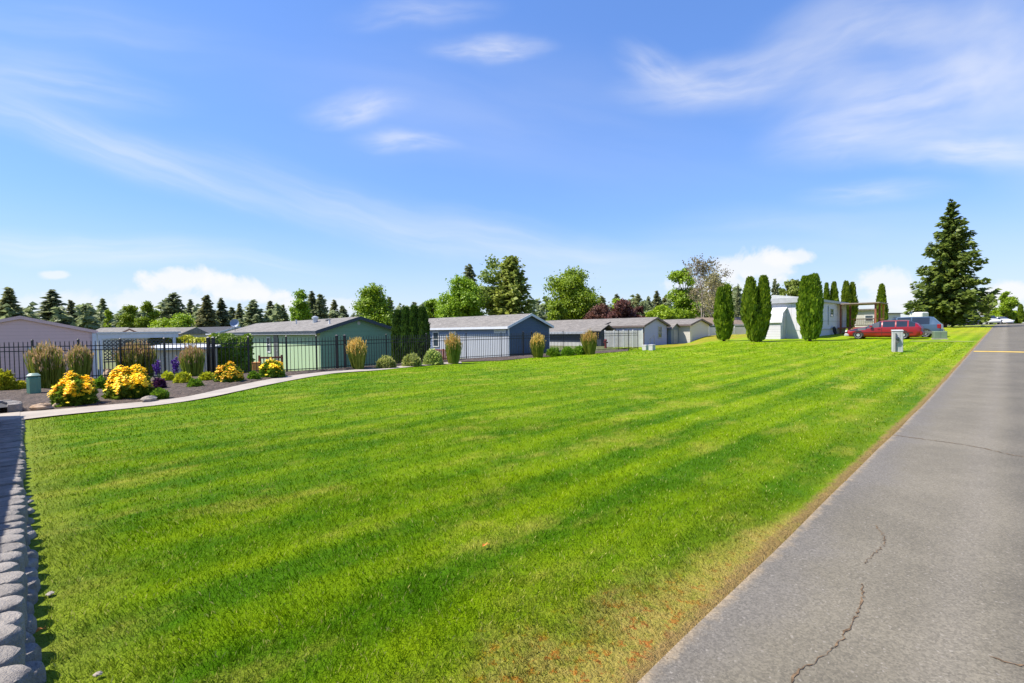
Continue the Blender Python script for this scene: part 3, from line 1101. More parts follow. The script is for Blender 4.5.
def far_conifer(px, top, wpx, label, h=15, var=0, zb=None, group='conifers on the skyline behind the houses'):
    dy = hz(px) - top
    zb = -.6 if zb is None else zb
    Y = (h + zb - CAMZ) * FPX / dy
    d = ray(px, hz(px))
    x = d.x / d.y * Y
    zb = g(x, Y)
    Y = (h + zb - CAMZ) * FPX / dy
    x = d.x / d.y * Y
    zb = g(x, Y)
    me, tm, r0 = CONV[var % 6]
    t = thing('conifer', label, 'tree', (x, Y, zb - .1), random.uniform(0, 6.28), group)
    link(bpy.data.objects.new('crown', me), t); link(bpy.data.objects.new('trunk', tm), t)
    wm = wpx * Y / FPX / 2 * (Y / math.hypot(x, Y))
    k = h / 15
    kx = wm / r0 * 1.05
    t.scale = (kx, kx, k)
    return t

FC = [
 (11, 287, 29, 'broad dark conifer at the left edge rising over the mauve gable'),
 (-12, 296, 24, 'dark conifer cut by the left edge of the photo'),
 (54, 289, 31, 'broad dark conifer over the right slope of the mauve gable'),
 (72, 300, 16, 'shorter conifer touching the right side of the broad one above the mauve gable'),
 (80, 309, 12, 'small bluish conifer in the gap above the white carport'),
 (90, 303, 15, 'medium conifer above the white lattice carport'),
 (104, 298, 15, 'pointed conifer just left of the bright green maples'),
 (174, 293, 22, 'tall dark conifer above the bright chartreuse tree'),
 (191.5, 299, 14, 'slim dark conifer right of the chartreuse tree'),
 (207.5, 295, 18, 'pointed dark conifer above the charcoal roof, second right of the chartreuse tree'),
 (222, 298, 15, 'dark conifer left of the satellite dish'),
 (232.5, 307, 11, 'short conifer directly above the satellite dish'),
 (240, 303, 11, 'narrow brownish conifer right of the satellite dish'),
 (254, 300, 18, 'wide olive conifer over the left end of the green house roof'),
 (271, 300.5, 17, 'dark conifer over the middle of the green house roof'),
 (283, 304.7, 13, 'dark green conifer touching the left of the bright poplar behind the green house'),
 (313, 291, 15, 'grey green conifer right behind the bright poplar over the green house roof vent'),
 (321, 294, 13, 'slim conifer right of the roof vent of the green house'),
 (335, 299.5, 12, 'small conifer over the left slope of the green gable'),
 (343, 306, 12, 'low conifer above the peak of the green gable'),
 (384, 294, 10, 'conifer tip behind the right of the bright tree over the green gable'),
 (390, 297, 11, 'conifer tip right of the bright tree over the green gable'),
 (404, 305, 11, 'small conifer tip above the left of the dark arborvitae screen'),
 (415, 302, 12, 'conifer tip above the middle of the dark arborvitae screen'),
 (428, 304.6, 10, 'conifer left of the round maple behind the blue house'),
 (470, 265, 18, 'tall dark conifer between the round maple and the loose poplar'),
 (542, 306.5, 14, 'dark conifer just right of the blue gable peak'),
 (602, 295.7, 13, 'dark conifer touching the right side of the big round maple'),
 (617, 294, 14, 'conifer above the middle of the plum trees'),
 (631, 301, 12, 'small conifer right of the middle of the plum trees'),
 (638, 293.6, 13, 'tall slim conifer over the right part of the plum trees'),
 (648.5, 296.6, 9, 'narrow conifer over the peak of the light blue house'),
 (657, 290.4, 12, 'tallest slim conifer left of the loose green oak'),
 (666, 295, 12, 'conifer touching the left of the loose green oak'),
 (738, 284, 7, 'pale thin conifer spire between the two leftmost arborvitae'),
 (775, 279, 11, 'greyish conifer just right of the twin arborvitae'),
 (793, 279, 19, 'olive conifer left of the wide arborvitae'),
 (728, 300, 14, 'dull conifer seen low between the arborvitae trees'),
]
for i, (px, top, w, lb) in enumerate(FC):
    far_conifer(px, top, w * (1.5 if px < 690 else 1.1), lb, h=[15, 14, 16, 13.5][i % 4] if px < 690 else 13, var=i)

# broadleaf trees behind the houses
def far_broad(px, top, wpx, label, fm, h, seed, shape='round', name='broadleaf_tree', z0f=.18, nc=170, nl=42, ls=.32, bm='bark', lobes=8):
    dy = hz(px) - top
    Y = (h - .6 - CAMZ) * FPX / dy
    d = ray(px, hz(px)); x = d.x / d.y * Y; zb = g(x, Y)
    rad = wpx * Y / FPX / 2 * (Y / math.hypot(x, Y))
    vq, mbq = broad_crown(seed, h, rad, h * z0f, nc, int(nl * 1.9), ls * .66, shape, lobes)
    return make_tree(name, label, 'tree', vq, fm, mbq, bm, (x, Y, zb - .05), 'broadleaf trees behind the houses')

far_broad(130, 305, 26, 'bright green maple between the carport and the chartreuse tree, left half of the pair', 'fgreen', 9, 11, 'oval')
far_broad(147, 300.5, 24, 'bright green maple left of the chartreuse tree, right half of the pair', 'fgreen', 9, 12, 'oval')
far_broad(108, 310, 12, 'small bright green tree right above the white carport', 'fbright', 7, 13, 'oval', nc=90)
far_broad(176, 313.5, 44, 'wide chartreuse leafy tree behind the white shed', 'fbright', 4.6, 14, 'round', z0f=.15, nc=200, ls=.2)
far_broad(301, 290, 30, 'bright green pointed poplar behind the green house roof', 'fgreen', 10, 15, 'cone', lobes=10)
far_broad(374, 285, 46, 'large bright green pointed tree behind the green gable', 'fgreen', 9.5, 16, 'cone', nc=260, lobes=12)
far_broad(460, 281, 50, 'round bright green maple over the left of the blue house roof', 'fgreen', 10, 17, 'round', nc=260, lobes=9)
far_broad(434, 303, 24, 'smaller green tree right of the dark arborvitae screen', 'fgreen', 7, 18, 'oval', nc=120)
far_broad(494, 261, 42, 'tall loose light green poplar behind the blue house', 'folive', 14, 19, 'oval', nc=150, nl=34, ls=.42, lobes=11)
far_broad(573, 271, 58, 'big round spreading green maple behind the roof of the navy addition', 'fgreen', 11, 20, 'round', z0f=.14, nc=330, lobes=12)
far_broad(556, 306, 26, 'low bright shrub-like tree under the left side of the big round maple', 'fgreen', 5.5, 21, 'round', nc=110)
far_broad(590, 308, 26, 'yellow green small tree between the big round maple and the plum trees', 'fbright', 5.5, 22, 'round', nc=110)
far_broad(603, 309, 34, 'dark red plum tree, left of the three behind the light blue house', 'fplum', 5, 23, 'round', z0f=.05, ls=.28)
far_broad(622, 306, 36, 'dark red plum tree, middle of the three behind the light blue house', 'fplum', 5, 24, 'round', z0f=.05, ls=.28)
far_broad(640, 310, 26, 'dark red plum tree, right of the three behind the light blue house', 'fplum', 5, 25, 'round', z0f=.05, ls=.28)
far_broad(618, 302, 18, 'yellow green treetop showing behind the middle plum tree', 'fbright', 7, 26, 'oval', nc=90)
far_broad(662, 310, 32, 'bright lime green shrubby tree behind the small blue shed', 'fbright', 5, 27, 'round', z0f=.05, nc=120)
far_broad(684, 272, 36, 'loose tall green oak left of the bare pale tree', 'fgreen', 12, 28, 'oval', nc=230, nl=40, ls=.34, lobes=16)
far_broad(790, 292, 30, 'low bright green tree left behind the wide arborvitae', 'folive', 7, 29, 'round', nc=120)
far_broad(720, 292, 30, 'dull olive tree behind the leftmost arborvitae', 'folive', 9, 30, 'oval', nc=120)
far_broad(987, 306.5, 15, 'rusty green round tree far off beyond the white car', 'fbrown', 6.5, 31, 'round', z0f=.05, nc=90)
far_broad(1007, 301.5, 24, 'large green tree far off at the right edge behind the clipped hedge', 'fgreen', 7, 32, 'round', z0f=.03, nc=140)
far_broad(995, 308, 11, 'small pointed green tree far off between the rusty tree and the hedge', 'fgreen', 6, 33, 'cone', z0f=.03, nc=70)

# cedar with brown cones behind blue house
Yc = 76
pc = at(512, hz(512), Yc)
vq, mbq = conifer(301, 14.0, 4.3, 46, 12, 24, z0=.04, droop=.1, ssize=.85, irregular=.3, power=.5)
make_tree('cedar', 'broad dense olive cedar with a rounded top behind the blue house', 'tree', vq, 'fcedar', mbq, 'bark', (pc.x, Yc, -.65))

# bare pale trees
def bare_tree(px, top, label, h, seed, leaves):
    rng = np.random.default_rng(seed)
    Y = (h - .6 - CAMZ) * FPX / (hz(px) - top)
    d = ray(px, hz(px)); x = d.x / d.y * Y
    mb = MB(); tips = []
    def grow(p, dv, ln, r, lev):
        q = p + dv * ln
        mb.tube(p, q, r, r * .65, 5)
        if lev == 0:
            tips.append(q); return
        for _ in range(3 if lev > 1 else 3):
            nd = (dv + Vector(rng.normal(size=3)) * .42 + Vector((0, 0, .08))).normalized()
            grow(q, nd, ln * rng.uniform(.55, .8), r * .6, lev - 1)
            if lev > 2:
                nd = (dv * .2 + Vector(rng.normal(size=3)) * .6).normalized()
                grow(p.lerp(q, rng.uniform(.4, .9)), nd, ln * .5, r * .4, lev - 2)
    for s in range(2):
        grow(Vector((s * .5, 0, 0)), Vector((rng.uniform(-.1, .1), rng.uniform(-.1, .1), 1)).normalized(), h * .33, .16, 4)
    k = h / max(p.z for p in tips)
    mb.v = [(a[0] * .55, a[1] * .55, a[2] * k) for a in mb.v]
    T = np.array([[p.x * .55, p.y * .55, p.z * k] for p in tips])
    t = thing('bare_tree', label, 'tree', (x, Y, g(x, Y) - .05))
    mb.build('branches', MAT['deadbark'], t)
    C = np.repeat(T, leaves, 0) + rng.normal(size=(len(T) * leaves, 3)) * np.array([.34, .34, .28])
    np_obj('crown', leaf_quads(C, .17, rng, 1.6), 4, MAT['fbrown'], t)
bare_tree(701, 269, 'half bare pale trunked tree with withered brown leaves beside the loose oak', 10.8, 41, 9)
bare_tree(713, 283, 'smaller withered grey tree touching the leftmost arborvitae', 8.2, 42, 8)

# far-off wood
def wood():
    rng = np.random.default_rng(5)
    out = []
    protos = [conifer(700 + k, 10, 2.6, 9, 6, 4, z0=.02, ssize=2.2, irregular=.3, power=.7)[0] for k in range(4)]
    for k in range(480):
        a = R(rng.uniform(-58, 30)); r_ = rng.uniform(170, 270)
        x, y = r_ * math.sin(a), r_ * math.cos(a)
        s = rng.uniform(.6, 1.2) * (1.3 if a > R(3) else 1.08)
        th = rng.uniform(0, 6.28)
        q = protos[k % 4] * s
        q = np.stack([q[:, 0] * math.cos(th) - q[:, 1] * math.sin(th) + x, q[:, 0] * math.sin(th) + q[:, 1] * math.cos(th) + y, q[:, 2] + g(x, y)], -1)
        out.append(q)
    return np.concatenate(out)
tag(np_obj('forest', wood(), 4, MAT['fconifer']), 'far dark conifer wood along the horizon', 'forest', kind='stuff')

# the big spruce by the road
sp = at(943.5, hz(943.5), 62)
zs = g(sp.x, sp.y)
hs_ = CAMZ + (hz(957) - 201) * 62 / FPX - zs
vq, mbq = conifer(77, hs_, 4.25, 54, 9, 84, z0=.06, droop=.15, ssize=.62, irregular=.55, power=.92)
vq[:, 0] += .95 * np.clip(vq[:, 2] / hs_, 0, 1)
mbq.v = [(a + .95 * max(0, c / hs_), b, c) for a, b, c in mbq.v]
make_tree('spruce', 'tall wide dark green spruce standing by the road behind the parked cars', 'tree', vq, 'fspruce', mbq, 'bark', (sp.x, sp.y, zs - .05))

# columnar arborvitae in the lawn
def arb(px, base, top, wpx, label, spires, seed, n=5200, fm='farb', group='columnar arborvitae trees by the white mobile home', Y=None, ls=.20):
    p = gp(px, base) if Y is None else at(px, hz(px), Y)
    if Y is not None: p.z = g(p.x, p.y)
    h = CAMZ + (hz(px) - top) * p.y / FPX - p.z
    rad = wpx * p.y / FPX / 2 * cosf(p)
    vq, core = column_crown(seed, h, rad, spires, n, ls)
    t = thing('arborvitae', label, 'tree', p, 0, group)
    np_obj('crown', vq, 4, MAT[fm], t)
    core.build('inner_foliage', MAT[fm], t, smooth=True)
    mb = MB(); mb.path([(0, 0, -.1), (0, 0, .9)], [.13, .11], 7); mb.build('trunk', MAT['bark'], t)
    return t
arb(724, 341.2, 286, 21.5, 'leftmost columnar arborvitae on the lawn with two blunt tops', [(-.35, 0, .66, .95), (.35, .1, .66, 1.0)], 51)
arb(756.5, 341.8, 277, 33, 'arborvitae on the lawn with two separate spires, beside the white barn shed', [(-.42, 0, .60, .98), (.42, -.1, .52, 1.0), (.0, .1, .5, .6)], 52, 6500)
arb(810, 341, 275.5, 29.5, 'widest single arborvitae on the lawn in front of the white mobile home', [(-.38, 0, .60, .97), (.35, 0, .64, 1.0), (0, -.2, .66, .98)], 53, 6500)
arb(826.5, 330, 283.5, 8, 'thin arborvitae top over the white mobile home beside the wide one', [(0, 0, 1, 1)], 54, 2200, Y=62)
arb(834, 330, 282.5, 11, 'blunt arborvitae over the middle of the white mobile home roof', [(0, 0, 1, 1)], 55, 2400, Y=62)
arb(849, 330, 281.5, 20, 'broad arborvitae above the porch roof of the white mobile home', [(-.35, 0, .65, 1), (.4, 0, .6, .97)], 56, 3600, Y=63)
arb(881.5, 324.5, 285, 12, 'single arborvitae standing right of the porch posts', [(0, 0, 1, 1)], 57, 2600, Y=56)
arb(1020.5, 323, 304.5, 8, 'slim dark arborvitae at the right edge beyond the road crest', [(0, 0, 1, 1)], 58, 1500, Y=105, group='arborvitae beyond the road crest')
arb(1027, 323, 306, 8, 'slim arborvitae cut by the right edge beyond the road crest', [(0, 0, 1, 1)], 59, 1200, Y=105, group='arborvitae beyond the road crest')

# dark screen right of the green house
scr = [(398, 312, 13, 'first dark arborvitae of the screen, touching the green house'), (406, 309, 13, 'second dark arborvitae of the screen right of the green house'),
       (414.5, 308, 13, 'third dark arborvitae of the screen between the green and blue houses'), (423, 309, 13, 'last dark arborvitae of the screen, nearest the blue house')]
for i, (px, top, w, lb) in enumerate(scr):
    arb(px, 360, top, w, lb, [(0, 0, 1, 1)], 61 + i, 3600, fm='farbd', Y=27.0 - .1 * i, group='dark arborvitae screen between the houses', ls=.17)

# ------------------------------------------------------------------ hedges and shrubs
def box_hedge(name, label, p0, p1, depth, h, z, fm, seed, n, ls=.13):
    rng = np.random.default_rng(seed)
    p0 = np.array(p0[:2]); p1 = np.array(p1[:2])
    L = np.linalg.norm(p1 - p0); d = (p1 - p0) / L; nn = np.array([-d[1], d[0]])
    a = rng.uniform(0, L, n); b = rng.uniform(-depth / 2, depth / 2, n); c = rng.uniform(0, h, n)
    face = rng.choice(3, n, p=[.5, .35, .15])
    b = np.where(face == 0, -depth / 2 * rng.uniform(.85, 1.05, n), b)
    c = np.where(face == 1, h * rng.uniform(.92, 1.03, n), c)
    a = np.where(face == 2, np.where(rng.uniform(0, 1, n) < .5, 0, L) + rng.normal(size=n) * .05, a)
    lump = .07 * np.sin(a * 4.0 + c * 3) + .05 * np.sin(a * 9 - c * 5)
    c = c + lump * (c / h); b = b - lump
    rd = .25 * h
    fade = np.maximum(0, c - (h - rd)) / rd
    b = b * (1 - .35 * fade ** 2)
    mid = (p0 + p1) / 2
    C = np.stack([p0[0] + d[0] * a + nn[0] * b - mid[0], p0[1] + d[1] * a + nn[1] * b - mid[1], c], -1)
    t = thing(name, label, 'hedge', (mid[0], mid[1], z))
    nrm = np.stack([-nn[0] + 0 * a, -nn[1] + 0 * a, .5 + 0 * a], -1)
    np_obj('foliage', leaf_quads(C, ls, rng, 1.6, norm=nrm), 4, MAT[fm], t)
    mb = MB()
    hd = depth / 2 * .8
    pts = [p0 - nn * hd, p1 - nn * hd, p1 + nn * hd, p0 + nn * hd]
    q = [(x[0] - mid[0], x[1] - mid[1], 0.05) for x in pts]
    mb.poly_prism(q, (0, 0, h * .88))
    mb.build('inner_foliage', MAT[fm], t)
    return t
a_ = at(204, 0, 23.2); b_ = at(240, 0, 24.0)
box_hedge('hedge', 'tall dense dark green hedge behind the iron fence left of the green house', a_, b_, 1.3, 1.55 + .6, -.6, 'fshrub', 71, 5200)
a_ = at(142, 0, 27); b_ = at(214, 0, 27)
box_hedge('hedge', 'long low yellow green hedge behind the white shed', a_, b_, 1.0, 2.05, -.6, 'fchart', 72, 4200)
a_ = at(1000, 0, 104); b_ = at(1016, 0, 108)
box_hedge('hedge', 'clipped bright green hedge far off right of the white cars', a_, b_, 2.5, 2.8, g(a_.x, a_.y), 'fbright', 73, 3000, ls=.35)

def shrub(px, base, wpx, hpx, label, fm, seed, name='shrub', n=1500, ls=.09, group=None, cat='shrub', elong=1.8):
    p = gp(px, base)
    k = p.y / FPX
    rx, h = wpx * k / 2 * cosf(p), hpx * k
    p = p + Vector((p.x, p.y, 0)).normalized() * rx * .5 + Vector((0, 0, .02))
    vq, _, _ = mound(seed, rx, rx * .85, h, n, ls, elong)
    t = thing(name, label, cat, p, 0, group)
    np_obj('foliage', vq, 4, MAT[fm], t)
    mb = MB()
    for q in range(5):
        a = q * 1.26
        mb.tube((0, 0, -.05), (math.cos(a) * rx * .6, math.sin(a) * rx * .6, h * .6), .02, .008, 5)
    mb.build('stems', MAT['bark'], t)
    return t
gB = 'small shrubs along the iron fence'
shrub(386, 368.5, 19, 11, 'pale variegated shrub below the right corner of the green gable', 'fvarieg', 81, group=gB)
shrub(412, 366.5, 19, 11.5, 'pale variegated shrub in front of the dark arborvitae screen', 'fvarieg', 82, group=gB)
shrub(433, 365, 19, 14, 'pale variegated shrub in front of the blue house windows', 'fvarieg', 83, group=gB)
shrub(553.5, 356.5, 13.5, 8, 'rounded green shrub right of the tall grass by the blue gable', 'fshrub', 84, group=gB)
shrub(567.5, 355.8, 13, 8, 'middle rounded green shrub below the navy addition', 'fshrub', 85, group=gB)
shrub(579.5, 354.8, 11.5, 8, 'rounded green shrub left of the rightmost tall grass', 'fshrub', 86, group=gB)
gS = 'low edging plants in the flower bed'
shrub(160, 400, 17, 9, 'low spiky green tuft beside the flat brown rock', 'fshrub', 87, 'edging_plant', 700, .08, gS, 'plant')
shrub(195.5, 388.7, 16, 8, 'low green tuft in front of the chartreuse ground cover', 'fshrub', 88, 'edging_plant', 700, .08, gS, 'plant')
shrub(254, 380.8, 11.5, 8, 'small round green tuft between the two right yellow bushes', 'fshrub', 89, 'edging_plant', 700, .08, gS, 'plant')
shrub(183, 385.5, 18, 11, 'chartreuse leafy plant left of the low green tuft', 'fchart', 90, 'edging_plant', 800, .11, gS, 'plant')
shrub(208, 382.5, 17, 8, 'chartreuse leafy plant right of the low green tuft', 'fchart', 91, 'edging_plant', 800, .11, gS, 'plant')
shrub(168, 383, 12, 9, 'yellowish leafy plant at the foot of the purple flower spikes', 'fchart', 92, 'edging_plant', 600, .11, gS, 'plant')
shrub(101, 391, 14, 12, 'dull green leafy plant between the two left yellow bushes', 'fshrub', 93, 'edging_plant', 700, .10, gS, 'plant')
shrub(4, 393, 26, 20, 'bright chartreuse bush cut by the left edge of the photo', 'fchart', 94, n=1500, ls=.10)
shrub(20, 392, 15, 9, 'low chartreuse plant left of the green telecom pedestal', 'fchart', 95, 'edging_plant', 600, .10, gS, 'plant')
shrub(159, 390.5, 14, 10, 'dark purple leaved plant right of the second yellow bush', 'pdark', 96, 'edging_plant', 900, .10, None, 'plant')
shrub(235, 377, 13, 7, 'olive leafy plant behind the third yellow bush', 'fshrub', 97, 'edging_plant', 500, .10, gS, 'plant')

# flowering bushes
def flower_bush(px, base, wpx, hpx, label, seed, cover=.50, nf=1400, green='fperen'):
    p = gp(px, base); k = p.y / FPX
    rx, h = wpx * k / 2 * cosf(p), hpx * k
    p = p + Vector((p.x, p.y, 0)).normalized() * rx * .55 + Vector((0, 0, .02))
    t = thing('flowering_bush', label, 'flowers', p, 0, 'yellow flowering bushes in the bed')
    vq, _, _ = mound(seed, rx * .93, rx * .85, h * .85, 2600, .085, 2.0)
    np_obj('foliage', vq, 4, MAT[green], t)
    rng = np.random.default_rng(seed + 1)
    # flower heads: five-petal discs on the upper dome
    d = unit(rng.normal(size=(nf * 4, 3))); d[:, 2] = np.abs(d[:, 2])
    keep = (d[:, 2] > 1 - cover - .15 * rng.uniform(0, 1, len(d)) + .12 * np.sin(d[:, 0] * 9 + seed) * np.sin(d[:, 1] * 8)) | (rng.uniform(0, 1, len(d)) < .03)
    d = d[keep][:nf]
    C = d * np.array([rx, rx * .92, h * .9]) * rng.uniform(.88, 1.08, (len(d), 1)) * (1 + .16 * np.sin(d[:, :1] * 6 + seed) * np.sin(d[:, 1:2] * 5 + seed))
    Q = []
    nrm = unit(d + np.array([0, 0, .9]) + rng.normal(size=d.shape) * .35)
    a = unit(np.cross(nrm, rng.normal(size=d.shape))); b = np.cross(nrm, a)
    fr = .036 * rng.uniform(.7, 1.3, (len(d), 1))
    for q in range(5):
        th = 2 * PI * q / 5
        o_ = a * math.cos(th) + b * math.sin(th); s_ = -a * math.sin(th) + b * math.cos(th)
        Q.append(np.stack([C, C + (o_ * .6 + s_ * .38) * fr, C + o_ * fr + nrm * fr * .25, C + (o_ * .6 - s_ * .38) * fr], 1).reshape(-1, 3))
    np_obj('blossoms', np.concatenate(Q), 4, MAT['petal'], t)
    return t
flower_bush(75, 406.5, 48, 32, 'leftmost bright yellow flowering bush, next to the green telecom pedestal', 131)
flower_bush(130, 400, 54, 33, 'largest yellow flowering bush, second from the left in the bed', 132, nf=1900)
flower_bush(229, 383.8, 29, 20, 'compact golden yellow bush at the path bend, in front of the hedge', 133, cover=.62, nf=1000)
flower_bush(271.5, 378.5, 28, 18.5, 'greener yellow flowering lily clump at the right end of the bed', 134, cover=.32, nf=480, green='fshrub')

# purple salvia spikes
for px, base, top, w, lb, sd in ((160, 381, 360, 6, 'purple flower spike leaning left, beside the tall grass', 141), (176, 381, 354, 6, 'upright purple flower spikes in front of the white shed', 142)):
    p = gp(px, base); k = p.y / FPX; h = (base - top) * k
    t = thing('salvia', lb, 'flowers', p, 0, 'purple flower spikes')
    rng = np.random.default_rng(sd)
    st = MB(); C = []
    for q in range(4):
        a = q * 1.7; e = Vector((math.cos(a) * .10 + (-.12 if sd == 141 else 0), math.sin(a) * .10, h * rng.uniform(.7, 1)))
        st.tube((0, 0, 0), e, .008, .005, 5)
        n = 80
        tt = rng.uniform(.45, 1.02, n)
        C.append(np.array(e)[None] * tt[:, None] + rng.normal(size=(n, 3)) * .017)
    st.build('stems', MAT['fperen'], t)
    np_obj('blossoms', leaf_quads(np.concatenate(C), .05, rng, 1.3), 4, MAT['purple'], t)

# tall feather reed grass
def reed(px, base, wpx, hpx, label, seed, lean=0.0, nb=620, pm='plume', pk=.34):
    p = gp(px, base); k = p.y / FPX
    w, h = wpx * k / 2 * cosf(p), hpx * k
    p = p + Vector((p.x, p.y, 0)).normalized() * w * .5 + Vector((0, 0, .02))
    rng = np.random.default_rng(seed)
    t = thing('reed_grass', label, 'ornamental grass', p, 0, 'tall feathery grass clumps')
    a = rng.uniform(0, 2 * PI, nb); r_ = np.sqrt(rng.uniform(0, 1, nb))
    hh = h * np.minimum(1.04, rng.normal(.84, .13, nb)) * (1 - .10 * r_ ** 2)
    bx, by = r_ * np.cos(a) * w * .72, r_ * np.sin(a) * w * .6
    ex, ey = r_ * np.cos(a) * w * 1.0 + lean * w * (hh / h) + rng.normal(size=nb) * w * .20, r_ * np.sin(a) * w * .9
    def pt(s):
        return np.stack([bx + (ex - bx) * np.sin(s * 1.5), by + (ey - by) * np.sin(s * 1.5), hh * (s - .16 * s ** 4 * r_)], -1)
    Q = []
    th = rng.uniform(0, PI, nb)
    wd = .016
    off = np.stack([np.cos(th) * wd, np.sin(th) * wd, 0 * th], -1)
    ss = [0, .35, .7, 1.0]
    for s0, s1, w0, w1 in ((0, .35, .8, 1), (.35, .7, 1, .8), (.7, 1.0, .8, .1)):
        A, B = pt(np.full(nb, s0)), pt(np.full(nb, s1))
        Q.append(np.stack([A - off * w0, A + off * w0, B + off * w1, B - off * w1], 1).reshape(-1, 3))
    np_obj('blades', np.concatenate(Q), 4, MAT['reed'], t)
    nP = int(nb * pk)
    sel = rng.choice(nb, nP, replace=False)
    Q = []
    n2 = 5
    for q in range(n2):
        s = .74 + .30 * q / n2
        C = pt(np.full(nb, s))[sel]; hsel = hh[sel] / h
        C[:, 2] += .02 * h
        C += rng.normal(size=C.shape) * .02
        tang = unit(pt(np.full(nb, 1.0))[sel] - pt(np.full(nb, .8))[sel])
        Q.append(leaf_quads(C, .035, rng, 3.2, up=tang * 2))
    np_obj('plumes', np.concatenate(Q), 4, MAT[pm], t)
    return t
reed(50, 391, 38, 49, 'largest leaning tall grass clump behind the leftmost yellow bush', 151, -.25, 1200)
reed(81, 381, 24, 37, 'tall grass clump just right of the largest one, before the mauve wall', 152, 0, 800)
reed(140, 378, 40, 38, 'tall grass clump behind the largest yellow bush, before the lattice', 153, -.2, 1100)
reed(194, 378, 24, 34, 'tall grass clump in front of the white shed', 154, -.1, 800)
reed(358.5, 369.8, 16, 33, 'tall golden grass clump in front of the green gable', 155, -.25, 800, 'plumeg', .5)
reed(453.5, 364, 14, 31, 'tall golden grass clump in front of the blue long wall', 156, -.05, 700, 'plumeg', .5)
reed(538, 357.8, 13, 25, 'tall golden grass clump in front of the blue gable', 157, 0, 700, 'plumeg', .5)
reed(590, 354.5, 14, 25, 'rightmost tall golden grass clump, by the navy addition', 158, -.1, 700, 'plumeg', .5)

# ------------------------------------------------------------------ iron fence
FH = 1.5
fence = thing('iron_fence', 'black iron picket fence running behind the flower bed and along the lawn', 'fence', (FENCE[2][0], FENCE[2][1], 0))
finv = Vector((FENCE[2][0], FENCE[2][1], 0))
def fpost(p, w=.027, h=FH + .06):
    mb = MB(); z = g(p.x, p.y)
    mb.box(-w, w, -w, w, -.1, h); mb.add([(-w * 1.3, -w * 1.3, h), (w * 1.3, -w * 1.3, h), (w * 1.3, w * 1.3, h), (-w * 1.3, w * 1.3, h), (0, 0, h + .05)],
                                         [(0, 3, 2, 1), (0, 1, 4), (1, 2, 4), (2, 3, 4), (3, 0, 4)])
    o = mb.build('post', MAT['iron'], fence)
    o.location = Vector((p.x, p.y, z)) - finv
    return o
def fpanel(p, q, name='fence_panel', step=.135):
    L = (q - p).length; d = (q - p) / L
    mb = MB()
    ang = math.atan2(d.y, d.x)
    n = max(2, int(L / step))
    for i in range(1, n):
        s = L * i / n
        mb.box(s - .0095, s + .0095, -.0095, .0095, .06, FH - .03)
        mb.add([(s - .0095, -.0095, FH - .03), (s + .0095, -.0095, FH - .03), (s + .0095, .0095, FH - .03), (s - .0095, .0095, FH - .03), (s, 0, FH + .03)],
               [(0, 1, 4), (1, 2, 4), (2, 3, 4), (3, 0, 4)])
    for z in (.14, FH - .36, FH - .20):
        mb.box(.03, L - .03, -.016, .016, z, z + .034)
    o = mb.build(name, MAT['iron'], fence, recalc=False)
    o.location = Vector((p.x, p.y, g(*((p + q) / 2)[:2]))) - finv
    o.rotation_euler = (0, 0, ang)
    return o
pxs = [-70, -20, 32, 78, 120, 164, 208, 213, 248, 286, 316, 336.5, 344.5, 386, 426, 466, 501, 523, 531.5, 563, 592, 618.5, 628.5, 637.8]
Fp = [fence_at(px) for px in pxs]
# keep the corner points
for p in Fp: fpost(p, .05 if any(abs(p.x - fence_at(q).x) < 1e-6 for q in (208, 213, 523, 531.5, 336.5, 344.5)) else .027)
for a, b in zip(Fp, Fp[1:]): fpanel(a, b)

# ------------------------------------------------------------------ houses
HROT = PI / 2 - AZ    # local x -> U, local y -> V
def solve_gable(pxc, pxr, W):
    k0 = ray(pxc, hz(pxc)); k0 = k0.x / k0.y
    k1 = ray(pxr, hz(pxr)); k1 = k1.x / k1.y
    Y0 = (U.x * W - k1 * U.y * W) / (k1 - k0)
    return Vector((k0 * Y0, Y0, 0))

def wall_shell(mb, W, L, zb, ze, zp):
    """closed gable volume: x 0..W, y 0..L"""
    v = [(0, 0, zb), (W, 0, zb), (W, 0, ze), (W / 2, 0, zp), (0, 0, ze),
         (0, L, zb), (W, L, zb), (W, L, ze), (W / 2, L, zp), (0, L, ze)]
    f = [(0, 1, 2, 3, 4), (9, 8, 7, 6, 5), (0, 4, 9, 5), (1, 6, 7, 2), (4, 3, 8, 9), (3, 2, 7, 8), (0, 5, 6, 1)]
    return mb.add(v, f)

def roof_slabs(W, L, ze, zp, oh=.3, th=.10, ohg=.25):
    """two pitched slabs"""
    mb = MB()
    s = (zp - ze) / (W / 2)
    for sg in (0, 1):
        xe = -oh if sg == 0 else W + oh
        xr = W / 2
        z_e = ze - s * oh + .03
        z_r = zp + .03
        mb.add([(xe, -ohg, z_e), (xr, -ohg, z_r), (xr, L + ohg, z_r), (xe, L + ohg, z_e),
                (xe, -ohg, z_e + th), (xr, -ohg, z_r + th), (xr, L + ohg, z_r + th), (xe, L + ohg, z_e + th)],
               [(0, 1, 2, 3), (7, 6, 5, 4), (0, 4, 5, 1), (3, 2, 6, 7), (0, 3, 7, 4), (1, 5, 6, 2)])
    return mb

